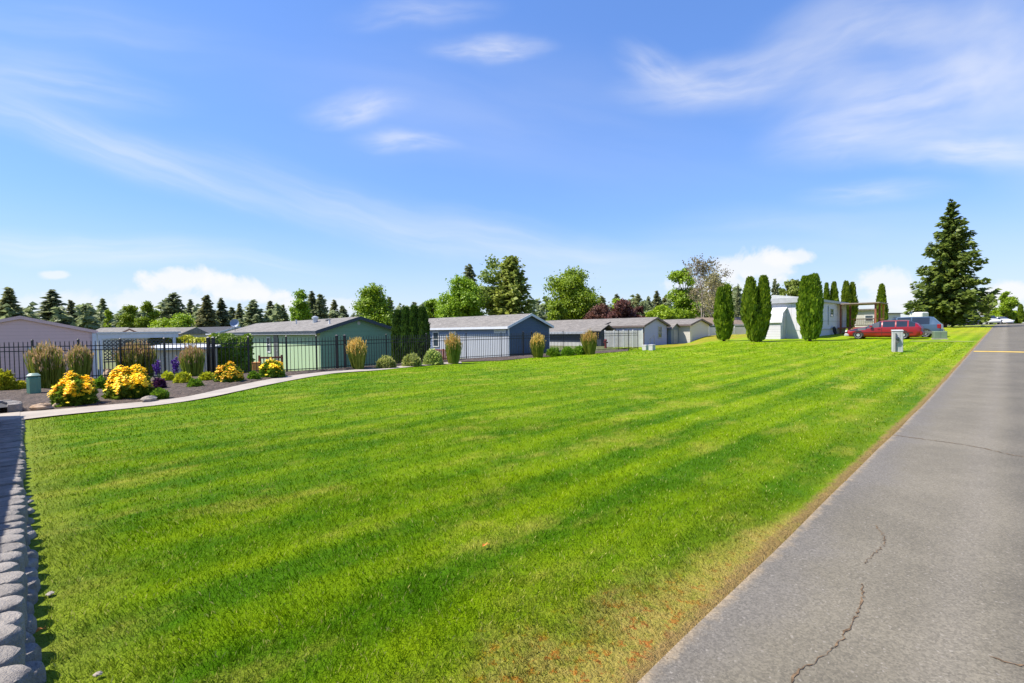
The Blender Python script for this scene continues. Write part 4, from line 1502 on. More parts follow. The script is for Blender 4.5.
def fascia(W, L, ze, zp, oh=.3, ohg=.25, h=.17):
    mb = MB()
    s = (zp - ze) / (W / 2)
    for y0 in (-ohg - .035, L + ohg + .003):
        for sg in (0, 1):
            xe = -oh - .01 if sg == 0 else W + oh + .01
            z_e = ze - s * oh + .03; z_r = zp + .03
            mb.poly_prism([(xe, y0, z_e + .09 - h), (W / 2, y0, z_r + .09 - h), (W / 2, y0, z_r + .115), (xe, y0, z_e + .115)], (0, .032, 0))
    for xe in (-oh - .035, W + oh + .003):
        z_e = ze - s * oh + .03
        mb.box(xe, xe + .032, -ohg, L + ohg, z_e + .09 - h, z_e + .10)
    return mb

def window(parent, face, a, z, w, h, frame='white', pane='glass', name='window'):
    """face: 'x' = long wall at x=0 (a along y), 'g' = gable at y=0 (a along x)"""
    mb = MB(); t = .085
    def bx(a0, a1, d0, d1, z0, z1, m):
        if face == 'x': m.box(-d1, -d0, a0, a1, z0, z1)
        else: m.box(a0, a1, -d1, -d0, z0, z1)
    bx(a, a + t, .004, .05, z, z + h, mb); bx(a + w - t, a + w, .004, .05, z, z + h, mb)
    bx(a + t, a + w - t, .004, .05, z, z + t, mb); bx(a + t, a + w - t, .004, .05, z + h - t, z + h, mb)
    bx(a + t, a + w - t, .004, .04, z + h / 2 - .02, z + h / 2 + .02, mb)
    f = mb.build(name, MAT[frame], parent)
    mb = MB(); bx(a + t, a + w - t, .006, .02, z + t, z + h - t, mb)
    mb.build('pane', MAT[pane], f)
    return f

def pipe_vent(parent, x, y, z, r, h, m='darkgrey', cone=False):
    mb = MB()
    if cone: mb.lathe([(r * 2, -.05), (r * 1.1, h * .5), (r, h)], 10, (x, y, z))
    else: mb.lathe([(r, -.1), (r, h * .7), (r * 1.35, h * .72), (r * 1.35, h)], 10, (x, y, z))
    return mb.build('roof_vent', MAT[m], parent, smooth=True)

def house(label, pxc, pxr, W, L, eave_py, peak_py, wallm, gablem, roofm, trimm, zb=-.75, cornertrim=True, oh=.3, name='mobile_home'):
    C = solve_gable(pxc, pxr, W)
    ze = CAMZ + (hz(pxc) - eave_py) * C.y / FPX
    Cp = C + U * (W / 2)
    pp = 512 + FPX * Cp.x / Cp.y
    zp = CAMZ + (hz(pp) - peak_py) * Cp.y / FPX
    C.z = 0
    t = thing(name, label, 'house', C, HROT)
    mb = MB(); wall_shell(mb, W, L, zb, ze, zp)
    w_ = mb.build('wall', wallm, t)
    if gablem is not wallm:
        mb = MB()
        mb.poly_prism([(0.0, -.006, zb), (W, -.006, zb), (W, -.006, ze - .02), (W / 2, -.006, zp - .02), (0, -.006, ze - .02)], (0, .004, 0))
        mb.build('gable_wall', gablem, t)
    roof_slabs(W, L, ze, zp, oh).build('roof', roofm, t)
    fascia(W, L, ze, zp, oh).build('fascia', trimm, t)
    if cornertrim:
        mb = MB()
        for x, y in ((0, 0), (W, 0), (0, L)):
            mb.box(x - .02, x + .06 if x == 0 else x + .02, y - .025, y + .06, zb, ze - .03)
        mb.build('corner_trim', trimm if cornertrim is True else MAT[cornertrim], t)
    return t, C, ze, zp

mauve = siding('mauve_lap_siding', (.66, .44, .41), .16)
green = siding('sage_panel_siding', (.34, .46, .285), .30, True)
greend = siding('green_lap_siding', (.16, .29, .19), .25)
blue = siding('blue_lap_siding', (.155, .20, .315), .2)
blued = siding('deep_blue_lap_siding', (.045, .085, .15), .2)
lblue = siding('light_blue_lap_siding', (.38, .40, .58), .2)
cream = siding('cream_lap_siding', (.48, .46, .42), .2)
taupe = siding('grey_beige_lap_siding', (.60, .575, .55), .2)
whites = siding('white_panel_siding', (.58, .565, .62), .4, True)
whitel = siding('white_lap_siding', (.54, .525, .58), .22)
navy = siding('navy_siding', (.025, .035, .06), .2)
navytrim = simple('navy_trim', (.03, .045, .065), .5, .1, 3)
whitetrim = MAT['white']
greytrim = simple('grey_trim', (.32, .34, .37), .5, .1, 3)
browntrim = simple('brown_trim', (.12, .09, .08), .6, .1, 3)
whitetr2 = simple('pale_trim', (.55, .57, .62), .5, .06, 3)

# mauve house: gable peak px 21, right corner px 94
Wm = 4.9
kp = ray(21, hz(21)); kr = ray(94, hz(94)); kp = kp.x / kp.y; kr = kr.x / kr.y
Yp = (U.x * Wm / 2 - kr * U.y * Wm / 2) / (kr - kp)
Cm = Vector((kp * Yp, Yp, 0)) - U * (Wm / 2)
t = thing('mobile_home', 'mauve lap sided house with a broad low gable at the left edge', 'house', Cm, HROT)
zpM = CAMZ + (hz(21) - 319) * Yp / FPX
zeM = zpM - .66
mb = MB(); wall_shell(mb, Wm, 14, -.75, zeM, zpM); mb.build('wall', mauve, t)
roof_slabs(Wm, 14, zeM, zpM, .12, .06, .06).build('roof', MAT['shingle'], t)
fascia(Wm, 14, zeM, zpM, .12, .06, .12).build('fascia', mauve, t)
window(t, 'g', 2.62, -.35, .85, 1.55)
mb = MB(); mb.box(4.83, 4.99, -.1, .06, -.75, zeM - .02); mb.build('corner_trim', whitetr2, t)
# white carport with lattice
Ccp = Cm + U * 5.05
t = thing('carport', 'white carport with a dark lattice screen beside the mauve house', 'carport', Ccp, HROT)
mb = MB(); mb.box(-.02, 3.2, -.15, -.02, zeM - .28, zeM - .05); mb.build('beam', whitetr2, t)
mb = MB(); mb.box(.0, .13, -.14, -.02, -.75, zeM - .28); mb.build('post', whitetr2, t)
mb = MB(); mb.box(2.95, 3.08, -.14, -.02, -.75, zeM - .28); mb.build('post', whitetr2, t)
mb = MB(); mb.box(-.05, 3.3, -.2, 5, zeM - .048, zeM + .03); mb.build('roof', MAT['metalroof'], t)
mb = MB()
z0l, z1l = .55, zeM - .34
for k in range(-14, 22):
    x = k * .16
    for sg in (1, -1):
        a = (x, -.06 - .012 * (sg > 0), z0l); b = (x + sg * (z1l - z0l), -.06 - .012 * (sg > 0), z1l)
        # clip to 0.2..2.9
        def clip(p, q):
            p, q = Vector(p), Vector(q)
            lo, hi = .2, 2.88
            if p.x > q.x: p, q = q, p
            if q.x < lo or p.x > hi: return None
            d = q - p
            if p.x < lo: p = p + d * ((lo - p.x) / d.x); d = q - p
            if q.x > hi: q = p + d * ((hi - p.x) / d.x)
            return p, q
        c = clip(a, b)
        if c and (c[1] - c[0]).length > .05: mb.tube(c[0], c[1], .017, .017, 4)
mb.box(.16, 2.92, -.08, -.04, z0l - .06, z0l); mb.build('lattice', MAT['darkgrey'], t)
mb = MB(); mb.box(.16, 2.92, -.09, -.03, -.1, -.04); mb.box(.16, 2.92, -.09, -.03, .38, .44)
for k in range(20): mb.box(.2 + k * .14, .23 + k * .14, -.08, -.05, -.7, .38)
mb.build('railing', MAT['darkgrey'], t)

# low white shed behind the fence
p0 = at(134, 0, 20.8); p1 = at(199, 0, 21.6)
ang = math.atan2(p1.y - p0.y, p1.x - p0.x); Ls = (p1 - p0).length
t = thing('shed', 'low white shed with a flat white metal roof behind the iron fence', 'shed', (p0.x, p0.y, 0), ang)
zr = CAMZ - (349.5 - hz(170)) * 21 / FPX
mb = MB(); mb.box(0, Ls, 0, 2.2, -.7, zr + .02); mb.build('wall', siding('cream_corrugated', (.56, .51, .46), .12, True), t)
mb = MB(); mb.add([(-.15, -.2, zr - .02), (Ls + .15, -.2, zr - .02), (Ls + .15, 2.4, zr + .14), (-.15, 2.4, zr + .14),
                   (-.15, -.2, zr + .07), (Ls + .15, -.2, zr + .07), (Ls + .15, 2.4, zr + .22), (-.15, 2.4, zr + .22)],
                  [(0, 1, 2, 3), (4, 7, 6, 5), (0, 4, 5, 1), (1, 5, 6, 2), (2, 6, 7, 3), (3, 7, 4, 0)])
mb.build('roof', MAT['metalroof'], t)
mb = MB()
for k in range(5): mb.box(.1 + k * (Ls - .2) / 4 - .02, .1 + k * (Ls - .2) / 4 + .02, -.03, -.004, -.7, zr - .03)
mb.build('batten', MAT['offwhite'], t)

# green house
t, C, ze, zp = house('sage green mobile home with navy trim and a darker green gable', 320, 393.5, 4.6, 20.5, 331.3, 318.8, green, greend, MAT['shinglepale'], navytrim, cornertrim=False)
mb = MB(); mb.box(-.335, -.3, -.25, 20.7, ze - .17, ze + .02); mb.build('gutter', greytrim, t)
window(t, 'x', 8.8, .35, .8, 1.1)
mb = MB(); mb.box(-.04, -.004, 7.2, 8.1, -.5, 1.55); d_ = mb.build('door', MAT['darkgrey'], t)
mb = MB(); mb.tube((-.06, 7.35, .5), (-.10, 7.35, .5), .03, .03, 8); mb.build('handle', MAT['alloy'], d_)
mb = MB(); mb.lathe([(.16, -.1), (.16, .22), (.21, .24), (.21, .34), (.05, .42)], 12, (1.5, 4.6, zp - .12)); mb.build('roof_vent', MAT['alloy'], t, smooth=True)
pipe_vent(t, 1.0, 1.1, ze + .35, .05, .3, 'white', True)
pipe_vent(t, 1.3, 7.5, ze + .5, .05, .35, 'alloy')
mb = MB(); mb.lathe([(.18, -.05), (.18, .08), (.05, .12)], 10, (1.8, 3.2, zp - .05)); mb.build('roof_vent', MAT['darkgrey'], t)
mb = MB(); mb.lathe([(.09, 0), (.11, .02), (.02, .03)], 10, (0, 0, 0))
o = mb.build('gable_light', MAT['greybox'], t); o.rotation_euler = (PI / 2, 0, 0); o.location = (2.3, -.01, zp - .25)

# satellite dish on the far end of the green roof
pd = at(235, 326.5, 40)
t = thing('satellite_dish', 'blue-grey satellite dish standing up behind the left end of the green house roof', 'dish', pd - Vector((0, 0, .3)))
mb = MB()
pr = [(.02, .0), (.15, .024), (.27, .08), (.35, .13), (.34, .145), (.26, .10), (.02, .02)]
mb.lathe(pr, 18)
o = mb.build('dish', simple('dish_blue_grey', (.18, .24, .34), .5, .1, 3), t, smooth=True); o.rotation_euler = (R(75), 0, R(15)); o.location = (0, 0, .55)
mb = MB(); mb.tube((0, 0, -1.2), (0, 0, .5), .03, .03, 6); mb.tube((0, 0, .25), (.1, -.5, .5), .015, .015, 5); mb.build('mast', MAT['darkgrey'], t)

# charcoal roofed house further back
p = at(205, 0, 62); p.z = 0
t = thing('mobile_home', 'far house with a charcoal roof seen left of the green house', 'house', p, HROT + .35)
mb = MB(); wall_shell(mb, 6, 9, -.7, 1.75, 2.6); mb.build('wall', cream, t)
roof_slabs(6, 9, 1.75, 2.6).build('roof', MAT['shingleblack'], t); fascia(6, 9, 1.75, 2.6).build('fascia', whitetr2, t)
window(t, 'g', 2, .3, 1.2, 1.0)

# pale roofed house behind the carport
p = at(99, 0, 46); p.z = 0
t = thing('mobile_home', 'far house with a pale roof and tan trim behind the white carport', 'house', p, .12)
ww = 6.2
mb = MB(); mb.box(0, ww, 0, 5, -.7, 1.75); mb.build('wall', cream, t)
mb = MB(); mb.add([(-.3, -.4, 1.75), (ww + .3, -.4, 1.75), (ww + .3, 2.6, 2.45), (-.3, 2.6, 2.45), (-.3, 5.4, 1.75), (ww + .3, 5.4, 1.75)], [(0, 1, 2, 3), (3, 2, 5, 4), (0, 3, 4), (1, 5, 2), (0, 4, 5, 1)]); mb.build('roof', MAT['shinglepale'], t)
mb = MB(); mb.box(-.32, ww + .32, -.44, -.41, 1.62, 1.78)
mb.poly_prism([(.8, -.45, 1.62), (2.0, -.45, 2.2), (3.2, -.45, 1.62), (3.2, -.45, 1.78), (2.0, -.45, 2.36), (.8, -.45, 1.78)], (0, -.03, 0)); mb.build('fascia', simple('tan_trim', (.35, .17, .11), .6, .1, 3), t)
window(t, 'g', 1.2, .4, 1.0, .9)
# chimney-like pale roof between conifers (far)
p = at(80, 0, 78); p.z = 0
t = thing('mobile_home', 'tiny far house with a pale tan roof above the mauve gable right end', 'house', p, 0)
mb = MB(); mb.box(0, 4.4, 0, 4, -.7, 2.2); mb.build('wall', cream, t)
mb = MB(); mb.add([(-.2, -.3, 2.2), (4.6, -.3, 2.2), (4.6, 2, 3.05), (-.2, 2, 3.05), (-.2, 4.3, 2.2), (4.6, 4.3, 2.2)], [(0, 1, 2, 3), (3, 2, 5, 4), (0, 3, 4), (1, 5, 2), (0, 4, 5, 1)]); mb.build('roof', MAT['shinglepale'], t)

# blue house
t, C, ze, zp = house('blue mobile home with white trim and a deep blue gable', 508.5, 549, 4.6, 17.5, 326.6, 315.2, blue, blued, MAT['shinglepale'], whitetr2, cornertrim=True)
window(t, 'x', .28, ze - .50, 1.35, .46, 'white', 'offwhite')
window(t, 'x', 9.2, .25, .95, 1.4)
mb = MB(); mb.box(-.03, -.003, .1, 6.4, -.7, 1.42); mb.build('lower_panel', siding('pale_blue_panels', (.36, .385, .44), .22, True), t)
mb = MB(); mb.box(-.03, -.003, 7.75, 9.1, -.7, 1.42); mb.build('lower_panel', siding('pale_blue_panels', (.36, .385, .44), .22, True), t)
mb = MB(); mb.box(-.05, -.004, 6.6, 7.6, -.5, 1.65); d_ = mb.build('door', MAT['white'], t)
mb = MB(); mb.box(-.065, -.052, 6.8, 7.4, .2, 1.45); mb.build('pane', MAT['glass'], d_)
for y_ in (2.2, 6.5, 12): pipe_vent(t, 1.9, y_, zp - .16, .07, .16, 'offwhite')
mb = MB(); mb.box(0.1, 4.5, -.03, -.007, -.7, -.12); mb.build('skirting', navytrim, t)
# deck with railing at the blue house
pdk = at(446, 0, 28.2)
t = thing('deck_railing', 'dark brown wooden deck railing in front of the blue house windows', 'railing', (pdk.x, pdk.y, -.5), HROT); t.scale = (1, .6, 1)
mb = MB(); mb.box(0, .06, 0, 3.2, .3, .36); mb.box(0, .06, 0, 3.2, 1.0, 1.06)
for k in range(22): mb.box(.015, .045, .05 + k * .145, .09 + k * .145, .36, 1.0)
mb.build('rail', MAT['darkwood'], t)
mb = MB(); mb.box(.07, 1.4, 0, 3.2, .18, .28); mb.build('deck_floor', MAT['darkwood'], t)
for y_ in (-.1, 1.5, 3.2):
    mb = MB(); mb.box(-.02, .09, y_, y_ + .09, -.3, 1.1); mb.build('post', MAT['darkwood'], t)
# deck at the green house
pdk = at(249.5, 0, 21.4)
t = thing('deck_railing', 'reddish brown wooden stair railing by the green house wall', 'railing', (pdk.x, pdk.y, -.5), R(14)); t.scale = (.72, 1, 1)
mb = MB(); mb.box(0, 1.35, 0, .07, 1.05, 1.13); mb.box(0, 1.35, 0, .07, .35, .41)
for k in range(8): mb.box(.06 + k * .17, .10 + k * .17, .015, .055, .4, 1.05)
mb.build('rail', MAT['darkwood'], t)
for x_ in (0, 1.3):
    mb = MB(); mb.box(x_ - .05, x_ + .05, -.02, .09, -.2, 1.2); mb.build('post', MAT['darkwood'], t)
pdk2 = at(246.5, 0, 21.2)
t = thing('planter', 'orange brown wooden planter box beside the stair railing', 'planter', (pdk2.x, pdk2.y, -.55), R(14))
mb = MB(); mb.bevbox(-.14, .16, -.15, .15, 0, .92, .02); mb.build('box', MAT['wood'], t)
mb = MB(); mb.box(-.16, .18, -.17, .17, .922, .96); mb.build('rim', MAT['wood'], t)

# light blue house + navy addition
t, C6, ze6, zp6 = house('light blue-grey mobile home with dark trim behind the end of the iron fence', 643.8, 666.8, 4.6, 19, 325.7, 318.4, lblue, lblue, MAT['shingle'], browntrim, zb=-.3, cornertrim=True)
window(t, 'g', 2.75, .65, .75, 1.25, 'greybox')
for y_ in (4, 9.5): pipe_vent(t, 1.9, y_, zp6 - .18, .08, .18, 'offwhite')
mb = MB(); mb.box(-.03, -.003, .08, 4.6, -.3, 1.5); mb.build('lower_panel', MAT['offwhite'], t)
# addition (lean-to along the long wall)
t2 = thing('addition', 'navy lean-to addition with a wide grey roof on the light blue house', 'shed', C6, HROT)
a_, y0_, y1_ = 2.9, 4.8, 16.5
zl = 1.42
mb = MB(); mb.add([(-a_, y0_, -.5), (-.05, y0_, -.5), (-.05, y1_, -.5), (-a_, y1_, -.5), (-a_, y0_, zl), (-.05, y0_, ze6 - .2), (-.05, y1_, ze6 - .2), (-a_, y1_, zl)],
                  [(0, 1, 2, 3), (4, 7, 6, 5), (0, 4, 5, 1), (1, 5, 6, 2), (2, 6, 7, 3), (3, 7, 4, 0)])
mb.build('wall', navy, t2)
mb = MB()
xr, zr_ = .9, ze6 + (zp6 - ze6) * .9 / 2.3 + .16
mb.add([(-a_ - .35, y0_ - .3, zl - .1), (xr, y0_ - .3, zr_), (xr, y1_ + .2, zr_), (-a_ - .35, y1_ + .2, zl - .1),
        (-a_ - .35, y0_ - .3, zl + .0), (xr, y0_ - .3, zr_ + .06), (xr, y1_ + .2, zr_ + .06), (-a_ - .35, y1_ + .2, zl + .0)],
       [(0, 1, 2, 3), (4, 7, 6, 5), (0, 4, 5, 1), (1, 5, 6, 2), (2, 6, 7, 3), (3, 7, 4, 0)])
mb.build('roof', MAT['shingle'], t2)
mb = MB(); mb.box(-a_ - .39, -a_ - .355, y0_ - .3, y1_ + .2, zl - .22, zl + .02); mb.build('fascia', greytrim, t2)
mb = MB(); mb.box(-a_ - .03, -a_ - .003, y0_ + .05, y1_, -.5, .32); mb.build('skirting', MAT['offwhite'], t2)
mb = MB(); mb.box(-a_ - .05, -a_ + .10, y0_ - .08, y0_ - .004, -.5, zl - .05); mb.build('corner_post', MAT['offwhite'], t2)
# small porch gable at the near end
mb = MB(); mb.box(-2.3, -.5, y0_ - 1.3, y0_ - .15, -.4, 1.5); mb.build('porch_wall', navy, t2)
mb = MB()
for sg in (-1, 1):
    xa = -1.4 + sg * 1.35
    mb.add([(-1.4, y0_ - 1.6, 2.06), (xa, y0_ - 1.6, 1.45), (xa, y0_ - .1, 1.45), (-1.4, y0_ - .1, 2.06),
            (-1.4, y0_ - 1.6, 2.14), (xa, y0_ - 1.6, 1.53), (xa, y0_ - .1, 1.53), (-1.4, y0_ - .1, 2.14)],
           [(0, 1, 2, 3), (4, 7, 6, 5), (0, 4, 5, 1), (1, 5, 6, 2), (2, 6, 7, 3), (3, 7, 4, 0)])
mb.build('porch_roof', MAT['shingle'], t2)

# white panel fence in front of the light blue house
pa_ = at(602, 0, 43); pb_ = at(638, 0, 41.5)
ang = math.atan2(pb_.y - pa_.y, pb_.x - pa_.x); Lp = (pb_ - pa_).length
t = thing('panel_fence', 'white vinyl privacy panels behind the right end of the iron fence', 'fence', (pa_.x, pa_.y, g(pa_.x, pa_.y)), ang)
for k in range(4):
    mb = MB(); mb.box(Lp * k / 4 + .05, Lp * (k + 1) / 4 - .05, -.03, .03, .05, 1.5)
    for q in range(5): mb.box(Lp * k / 4 + .1 + q * .16, Lp * k / 4 + .11 + q * .16, -.036, -.031, .05, 1.45)
    mb.build('panel', MAT['offwhite'], t)
for k in range(5):
    mb = MB(); mb.box(Lp * k / 4 - .05, Lp * k / 4 + .05, -.05, .05, 0, 1.58); mb.build('post', MAT['white'], t)
pr_ = at(602.5, 0, 41.0)
t = thing('hydrant', 'dark red standpipe at the foot of the white panels', 'standpipe', (pr_.x, pr_.y, g(pr_.x, pr_.y)))
mb = MB(); mb.lathe([(.13, 0), (.13, .08), (.09, .1), (.09, .62), (.14, .64), (.12, .74), (.03, .8)], 10); mb.build('body', simple('dark_red_paint', (.15, .02, .02), .5, .1, 3), t, smooth=True)
mb = MB(); mb.tube((-.2, 0, .5), (.2, 0, .5), .05, .05, 8); mb.build('outlet', simple('dark_red_paint', (.15, .02, .02), .5, .1, 3), t)

# low white boxes at the fence end
for k, (px, lb) in enumerate(((645.5, 'low white utility box nearer the iron fence end'), (652, 'low white utility box on the right, past the iron fence end'))):
    p = gp(px, 350.2)
    t = thing('utility_box', lb, 'utility box', p, HROT, 'white boxes at the fence end')
    mb = MB(); mb.bevbox(-.19, .19, -.16, .16, 0, .33, .02); mb.build('body', MAT['offwhite'], t)
    mb = MB(); mb.bevbox(-.21, .21, -.18, .18, .332, .38, .02); mb.build('lid', MAT['offwhite'], t)
# tiny dark post frame by the light blue gable
pfr = at(652, 0, 42.5)
t = thing('handrail', 'thin grey metal handrail before the light blue gable', 'handrail', (pfr.x, pfr.y, g(pfr.x, pfr.y)), HROT)
mb = MB(); mb.tube((0, 0, 0), (0, 0, 1.05), .02, .02, 6); mb.tube((0, 0, 1.05), (-.9, -.1, .75), .02, .02, 6); mb.tube((-.9, -.1, 0), (-.9, -.1, .75), .02, .02, 6); mb.build('rail', MAT['darkgrey'], t)

# small blue shed with gable
ps = at(669.3, 0, 50.0)
_k = 1.12
t = thing('shed', 'small blue-grey garden shed between the light blue and the cream houses', 'shed', (ps.x, ps.y, g(ps.x, ps.y) - .05), HROT)
mb = MB(); wall_shell(mb, 1.9, 1.9, 0, 1.65, 2.15); mb.build('wall', siding('slate_blue_siding', (.20, .245, .30), .2, True), t)
roof_slabs(1.9, 1.9, 1.65, 2.15, .2, .06, .2).build('roof', MAT['shingle'], t)
mb = MB(); mb.add([(1.92, 0, 0), (3.2, 0, 0), (3.2, 1.9, 0), (1.92, 1.9, 0), (1.92, 0, 1.5), (3.2, 0, .95), (3.2, 1.9, .95), (1.92, 1.9, 1.5)], [(0, 1, 2, 3), (4, 7, 6, 5), (0, 4, 5, 1), (1, 5, 6, 2), (2, 6, 7, 3), (3, 7, 4, 0)])
mb.build('lean_to', siding('slate_blue_siding', (.20, .245, .30), .2, True), t)
mb = MB(); mb.box(.5, 1.4, -.03, -.004, .05, 1.55); mb.build('door', greytrim, t)

# cream house
t, C7, ze7, zp7 = house('cream and beige mobile home with a brown roof edge left of the arborvitae', 690, 708.8, 4.6, 16, 324.8, 319.8, cream, taupe, MAT['shingle'], browntrim, zb=-.3, cornertrim=False)
mb = MB(); mb.lathe([(.12, -.1), (.12, .35), (.2, .37), (.2, .5)], 10, (1.2, 8.2, ze7 + .4)); mb.build('roof_vent', MAT['darkgrey'], t)
pipe_vent(t, 1.6, 4.5, ze7 + .55, .1, .1, 'darkgrey')

# white low fence and teal panel behind the trees
p = at(708, 0, 56)
t = thing('panel_fence', 'low white fence seen between the cream house and the leftmost arborvitae', 'fence', (p.x, p.y, 0), .1)
for k in range(3):
    mb = MB(); mb.box(k * 1.6 + .05, k * 1.6 + 1.5, -.03, .03, 0, 1.7); mb.build('panel', MAT['white'], t)
    mb = MB(); mb.box(k * 1.6 - .05, k * 1.6 + .05, -.05, .05, 0, 1.8); mb.build('post', MAT['white'], t)
p = at(733, 0, 60)
t = thing('mobile_home', 'far brown roofed house glimpsed between the two leftmost arborvitae', 'house', (p.x, p.y, 0), .05)
mb = MB(); mb.box(-3.5, 3.4, 0, 5, -.4, 2.0); mb.build('wall', siding('teal_siding', (.09, .19, .20), .2), t)
mb = MB(); mb.add([(-3.8, -.4, 2.0), (3.7, -.4, 2.0), (3.7, 2.5, 3.0), (-3.8, 2.5, 3.0), (-3.8, 5.4, 2.0), (3.7, 5.4, 2.0)], [(0, 1, 2, 3), (3, 2, 5, 4), (0, 3, 4), (1, 5, 2), (0, 4, 5, 1)]); mb.build('roof', simple('brown_roof', (.16, .12, .09), .9, .2, 2), t)
mb = MB(); mb.box(-3.82, 3.72, -.44, -.41, 1.85, 2.03); mb.build('fascia', MAT['offwhite'], t)

# white gambrel shed
ps = gp(780.5, 339.2)
t = thing('barn_shed', 'white barn shaped garden shed with a gambrel roof between two arborvitae', 'shed', ps, HROT)
Wb, Lb = 2.9, 2.3
hb = CAMZ + (hz(787) - 307.5) * (ps.y + 1) / FPX - ps.z
he = hb * .52
prof = [(-.12, he - .02), (.18, hb * .80), (Wb / 2, hb), (Wb - .18, hb * .80), (Wb + .12, he - .02)]
mb = MB(); mb.poly_prism([(0, 0, -.05), (Wb, 0, -.05), (Wb, 0, he), (Wb - .24, 0, hb * .79), (Wb / 2, 0, hb - .05), (.24, 0, hb * .79), (0, 0, he)], (0, Lb, 0)); mb.build('wall', whitel, t)
mb = MB()
for (a, b) in zip(prof, prof[1:]):
    mb.add([(a[0], -.14, a[1]), (b[0], -.14, b[1]), (b[0], Lb + .14, b[1]), (a[0], Lb + .14, a[1]),
            (a[0], -.14, a[1] + .06), (b[0], -.14, b[1] + .06), (b[0], Lb + .14, b[1] + .06), (a[0], Lb + .14, a[1] + .06)],
           [(0, 1, 2, 3), (4, 7, 6, 5), (0, 4, 5, 1), (2, 6, 7, 3), (3, 7, 4, 0), (1, 5, 6, 2)])
mb.build('roof', MAT['metalroof'], t)
mb = MB(); mb.box(.75, 2.15, -.03, -.004, .02, he + .5); d_ = mb.build('door', MAT['offwhite'], t)
mb = MB(); mb.box(1.40, 1.5, -.05, -.032, .05, he + .45); mb.build('mullion', whitetr2, d_)

# white mobile home along the road direction
ch = gp(802, 338.6)
Lh, Wh = 16.5, 4.4
t = thing('mobile_home', 'long white mobile home with white skirting behind the arborvitae and parked cars', 'house', (ch.x, ch.y, ch.z), HROT)
top_h = CAMZ + (hz(802) - 297.5) * ch.y / FPX - ch.z
mb = MB(); mb.box(0, Lh, 0, Wh, .75, top_h - .02); mb.build('wall', whites, t)
mb = MB(); mb.add([(-.15, -.2, top_h), (Lh + .15, -.2, top_h), (Lh + .15, Wh / 2, top_h + .35), (-.15, Wh / 2, top_h + .35), (-.15, Wh + .2, top_h), (Lh + .15, Wh + .2, top_h)],
                  [(0, 1, 2, 3), (3, 2, 5, 4), (0, 3, 4), (1, 5, 2), (0, 4, 5, 1)]); mb.build('roof', MAT['metalroof'], t)
mb = MB()
mb.box(-.2, Lh + .18, -.24, -.205, top_h - .22, top_h + .02); mb.box(-.24, -.155, -.24, Wh + .24, top_h - .42, top_h + .03)
mb.build('fascia', simple('light_grey_trim', (.36, .37, .39), .5, .08, 3), t)
mb = MB(); mb.box(.02, Lh - .02, .04, Wh - .04, -.3, .75); mb.build('skirting', siding('white_skirting', (.56, .57, .59), .2, True), t)
mb = MB(); mb.box(.0, Lh, -.03, -.004, .74, .80); mb.box(0, Lh, -.02, -.004, 1.55, 1.59); mb.build('belt_trim', greytrim, t)
window(t, 'g', 9.6, 2.0, 1.1, .85, 'greybox')
window(t, 'x', 2.2, 1.8, 1.2, .9, 'greybox')
mb = MB(); mb.box(8.6, 8.85, -.06, -.004, 1.2, top_h - .5); mb.build('downpipe', greytrim, t)
mb = MB(); mb.box(13.6, 14.5, -.04, -.004, .9, 2.9); d_ = mb.build('door', MAT['darkgrey'], t)
mb = MB(); mb.tube((14.35, -.05, 1.9), (14.35, -.1, 1.9), .03, .03, 8); mb.build('handle', MAT['alloy'], d_)
# porch
hP = top_h - .3
Op = Vector((ch.x, ch.y, ch.z)) + U * 12.4
t = thing('porch', 'wooden porch with orange brown posts and flat roof on the white mobile home', 'porch', (Op.x, Op.y, ch.z), HROT)
PW, PD = 4.6, 3.3
mb = MB(); mb.box(-.25, PW + .2, -PD - .3, -.26, hP, hP + .10); mb.build('roof', simple('porch_roof_brown', (.24, .19, .15), .7, .1, 3), t)
mb = MB(); mb.box(0, PW, -PD, -.05, .75, .9); mb.build('floor', MAT['darkwood'], t)
for x_, y_, mm in ((0.05, -PD, 'darkwood'), (PW * .5, -PD, 'darkwood'), (PW - .15, -PD, 'wood'), (.05, -.35, 'darkwood'), (PW - .15, -.35, 'darkwood')):
    mb = MB(); mb.box(x_, x_ + .15, y_, y_ + .15, -.2, hP - .002); mb.build('post', MAT[mm], t)
mb = MB(); mb.box(PW * .5 + .16, PW - .16, -PD + .02, -PD + .1, 1.75, 1.84); mb.box(PW * .5 + .16, PW - .16, -PD + .02, -PD + .1, 1.05, 1.12)
for k in range(16): mb.box(PW * .5 + .22 + k * .125, PW * .5 + .30 + k * .125, -PD + .03, -PD + .08, 1.12, 1.75)
mb.build('railing', MAT['wood'], t)
mb = MB(); mb.box(PW - .1, PW - .02, -PD + .16, -.36, 1.75, 1.84); mb.box(PW - .1, PW - .02, -PD + .16, -.36, 1.05, 1.12)
for k in range(14): mb.box(PW - .09, PW - .04, -PD + .3 + k * .18, -PD + .36 + k * .18, 1.12, 1.75)
mb.build('railing', MAT['wood'], t)
mb = MB()
for k in range(4): mb.box(.3, 1.9, -PD - .3 * (k + 1), -PD - .3 * k - .005, -.2, .72 - .18 * k)
mb.build('steps', MAT['wood'], t)
mb = MB(); mb.add([(1.92, -PD, 1.7), (1.98, -PD, 1.7), (1.98, -PD - 1.3, .95), (1.92, -PD - 1.3, .95), (1.92, -PD, 1.8), (1.98, -PD, 1.8), (1.98, -PD - 1.3, 1.05), (1.92, -PD - 1.3, 1.05)], [(0, 1, 2, 3), (4, 7, 6, 5), (0, 4, 5, 1), (1, 5, 6, 2), (2, 6, 7, 3), (3, 7, 4, 0)])
for k in range(4): mb.box(1.93, 1.97, -PD - .15 - .35 * k, -PD - .10 - .35 * k, 0, 1.68 - .2 * k)
mb.build('stair_rail', MAT['wood'], t)
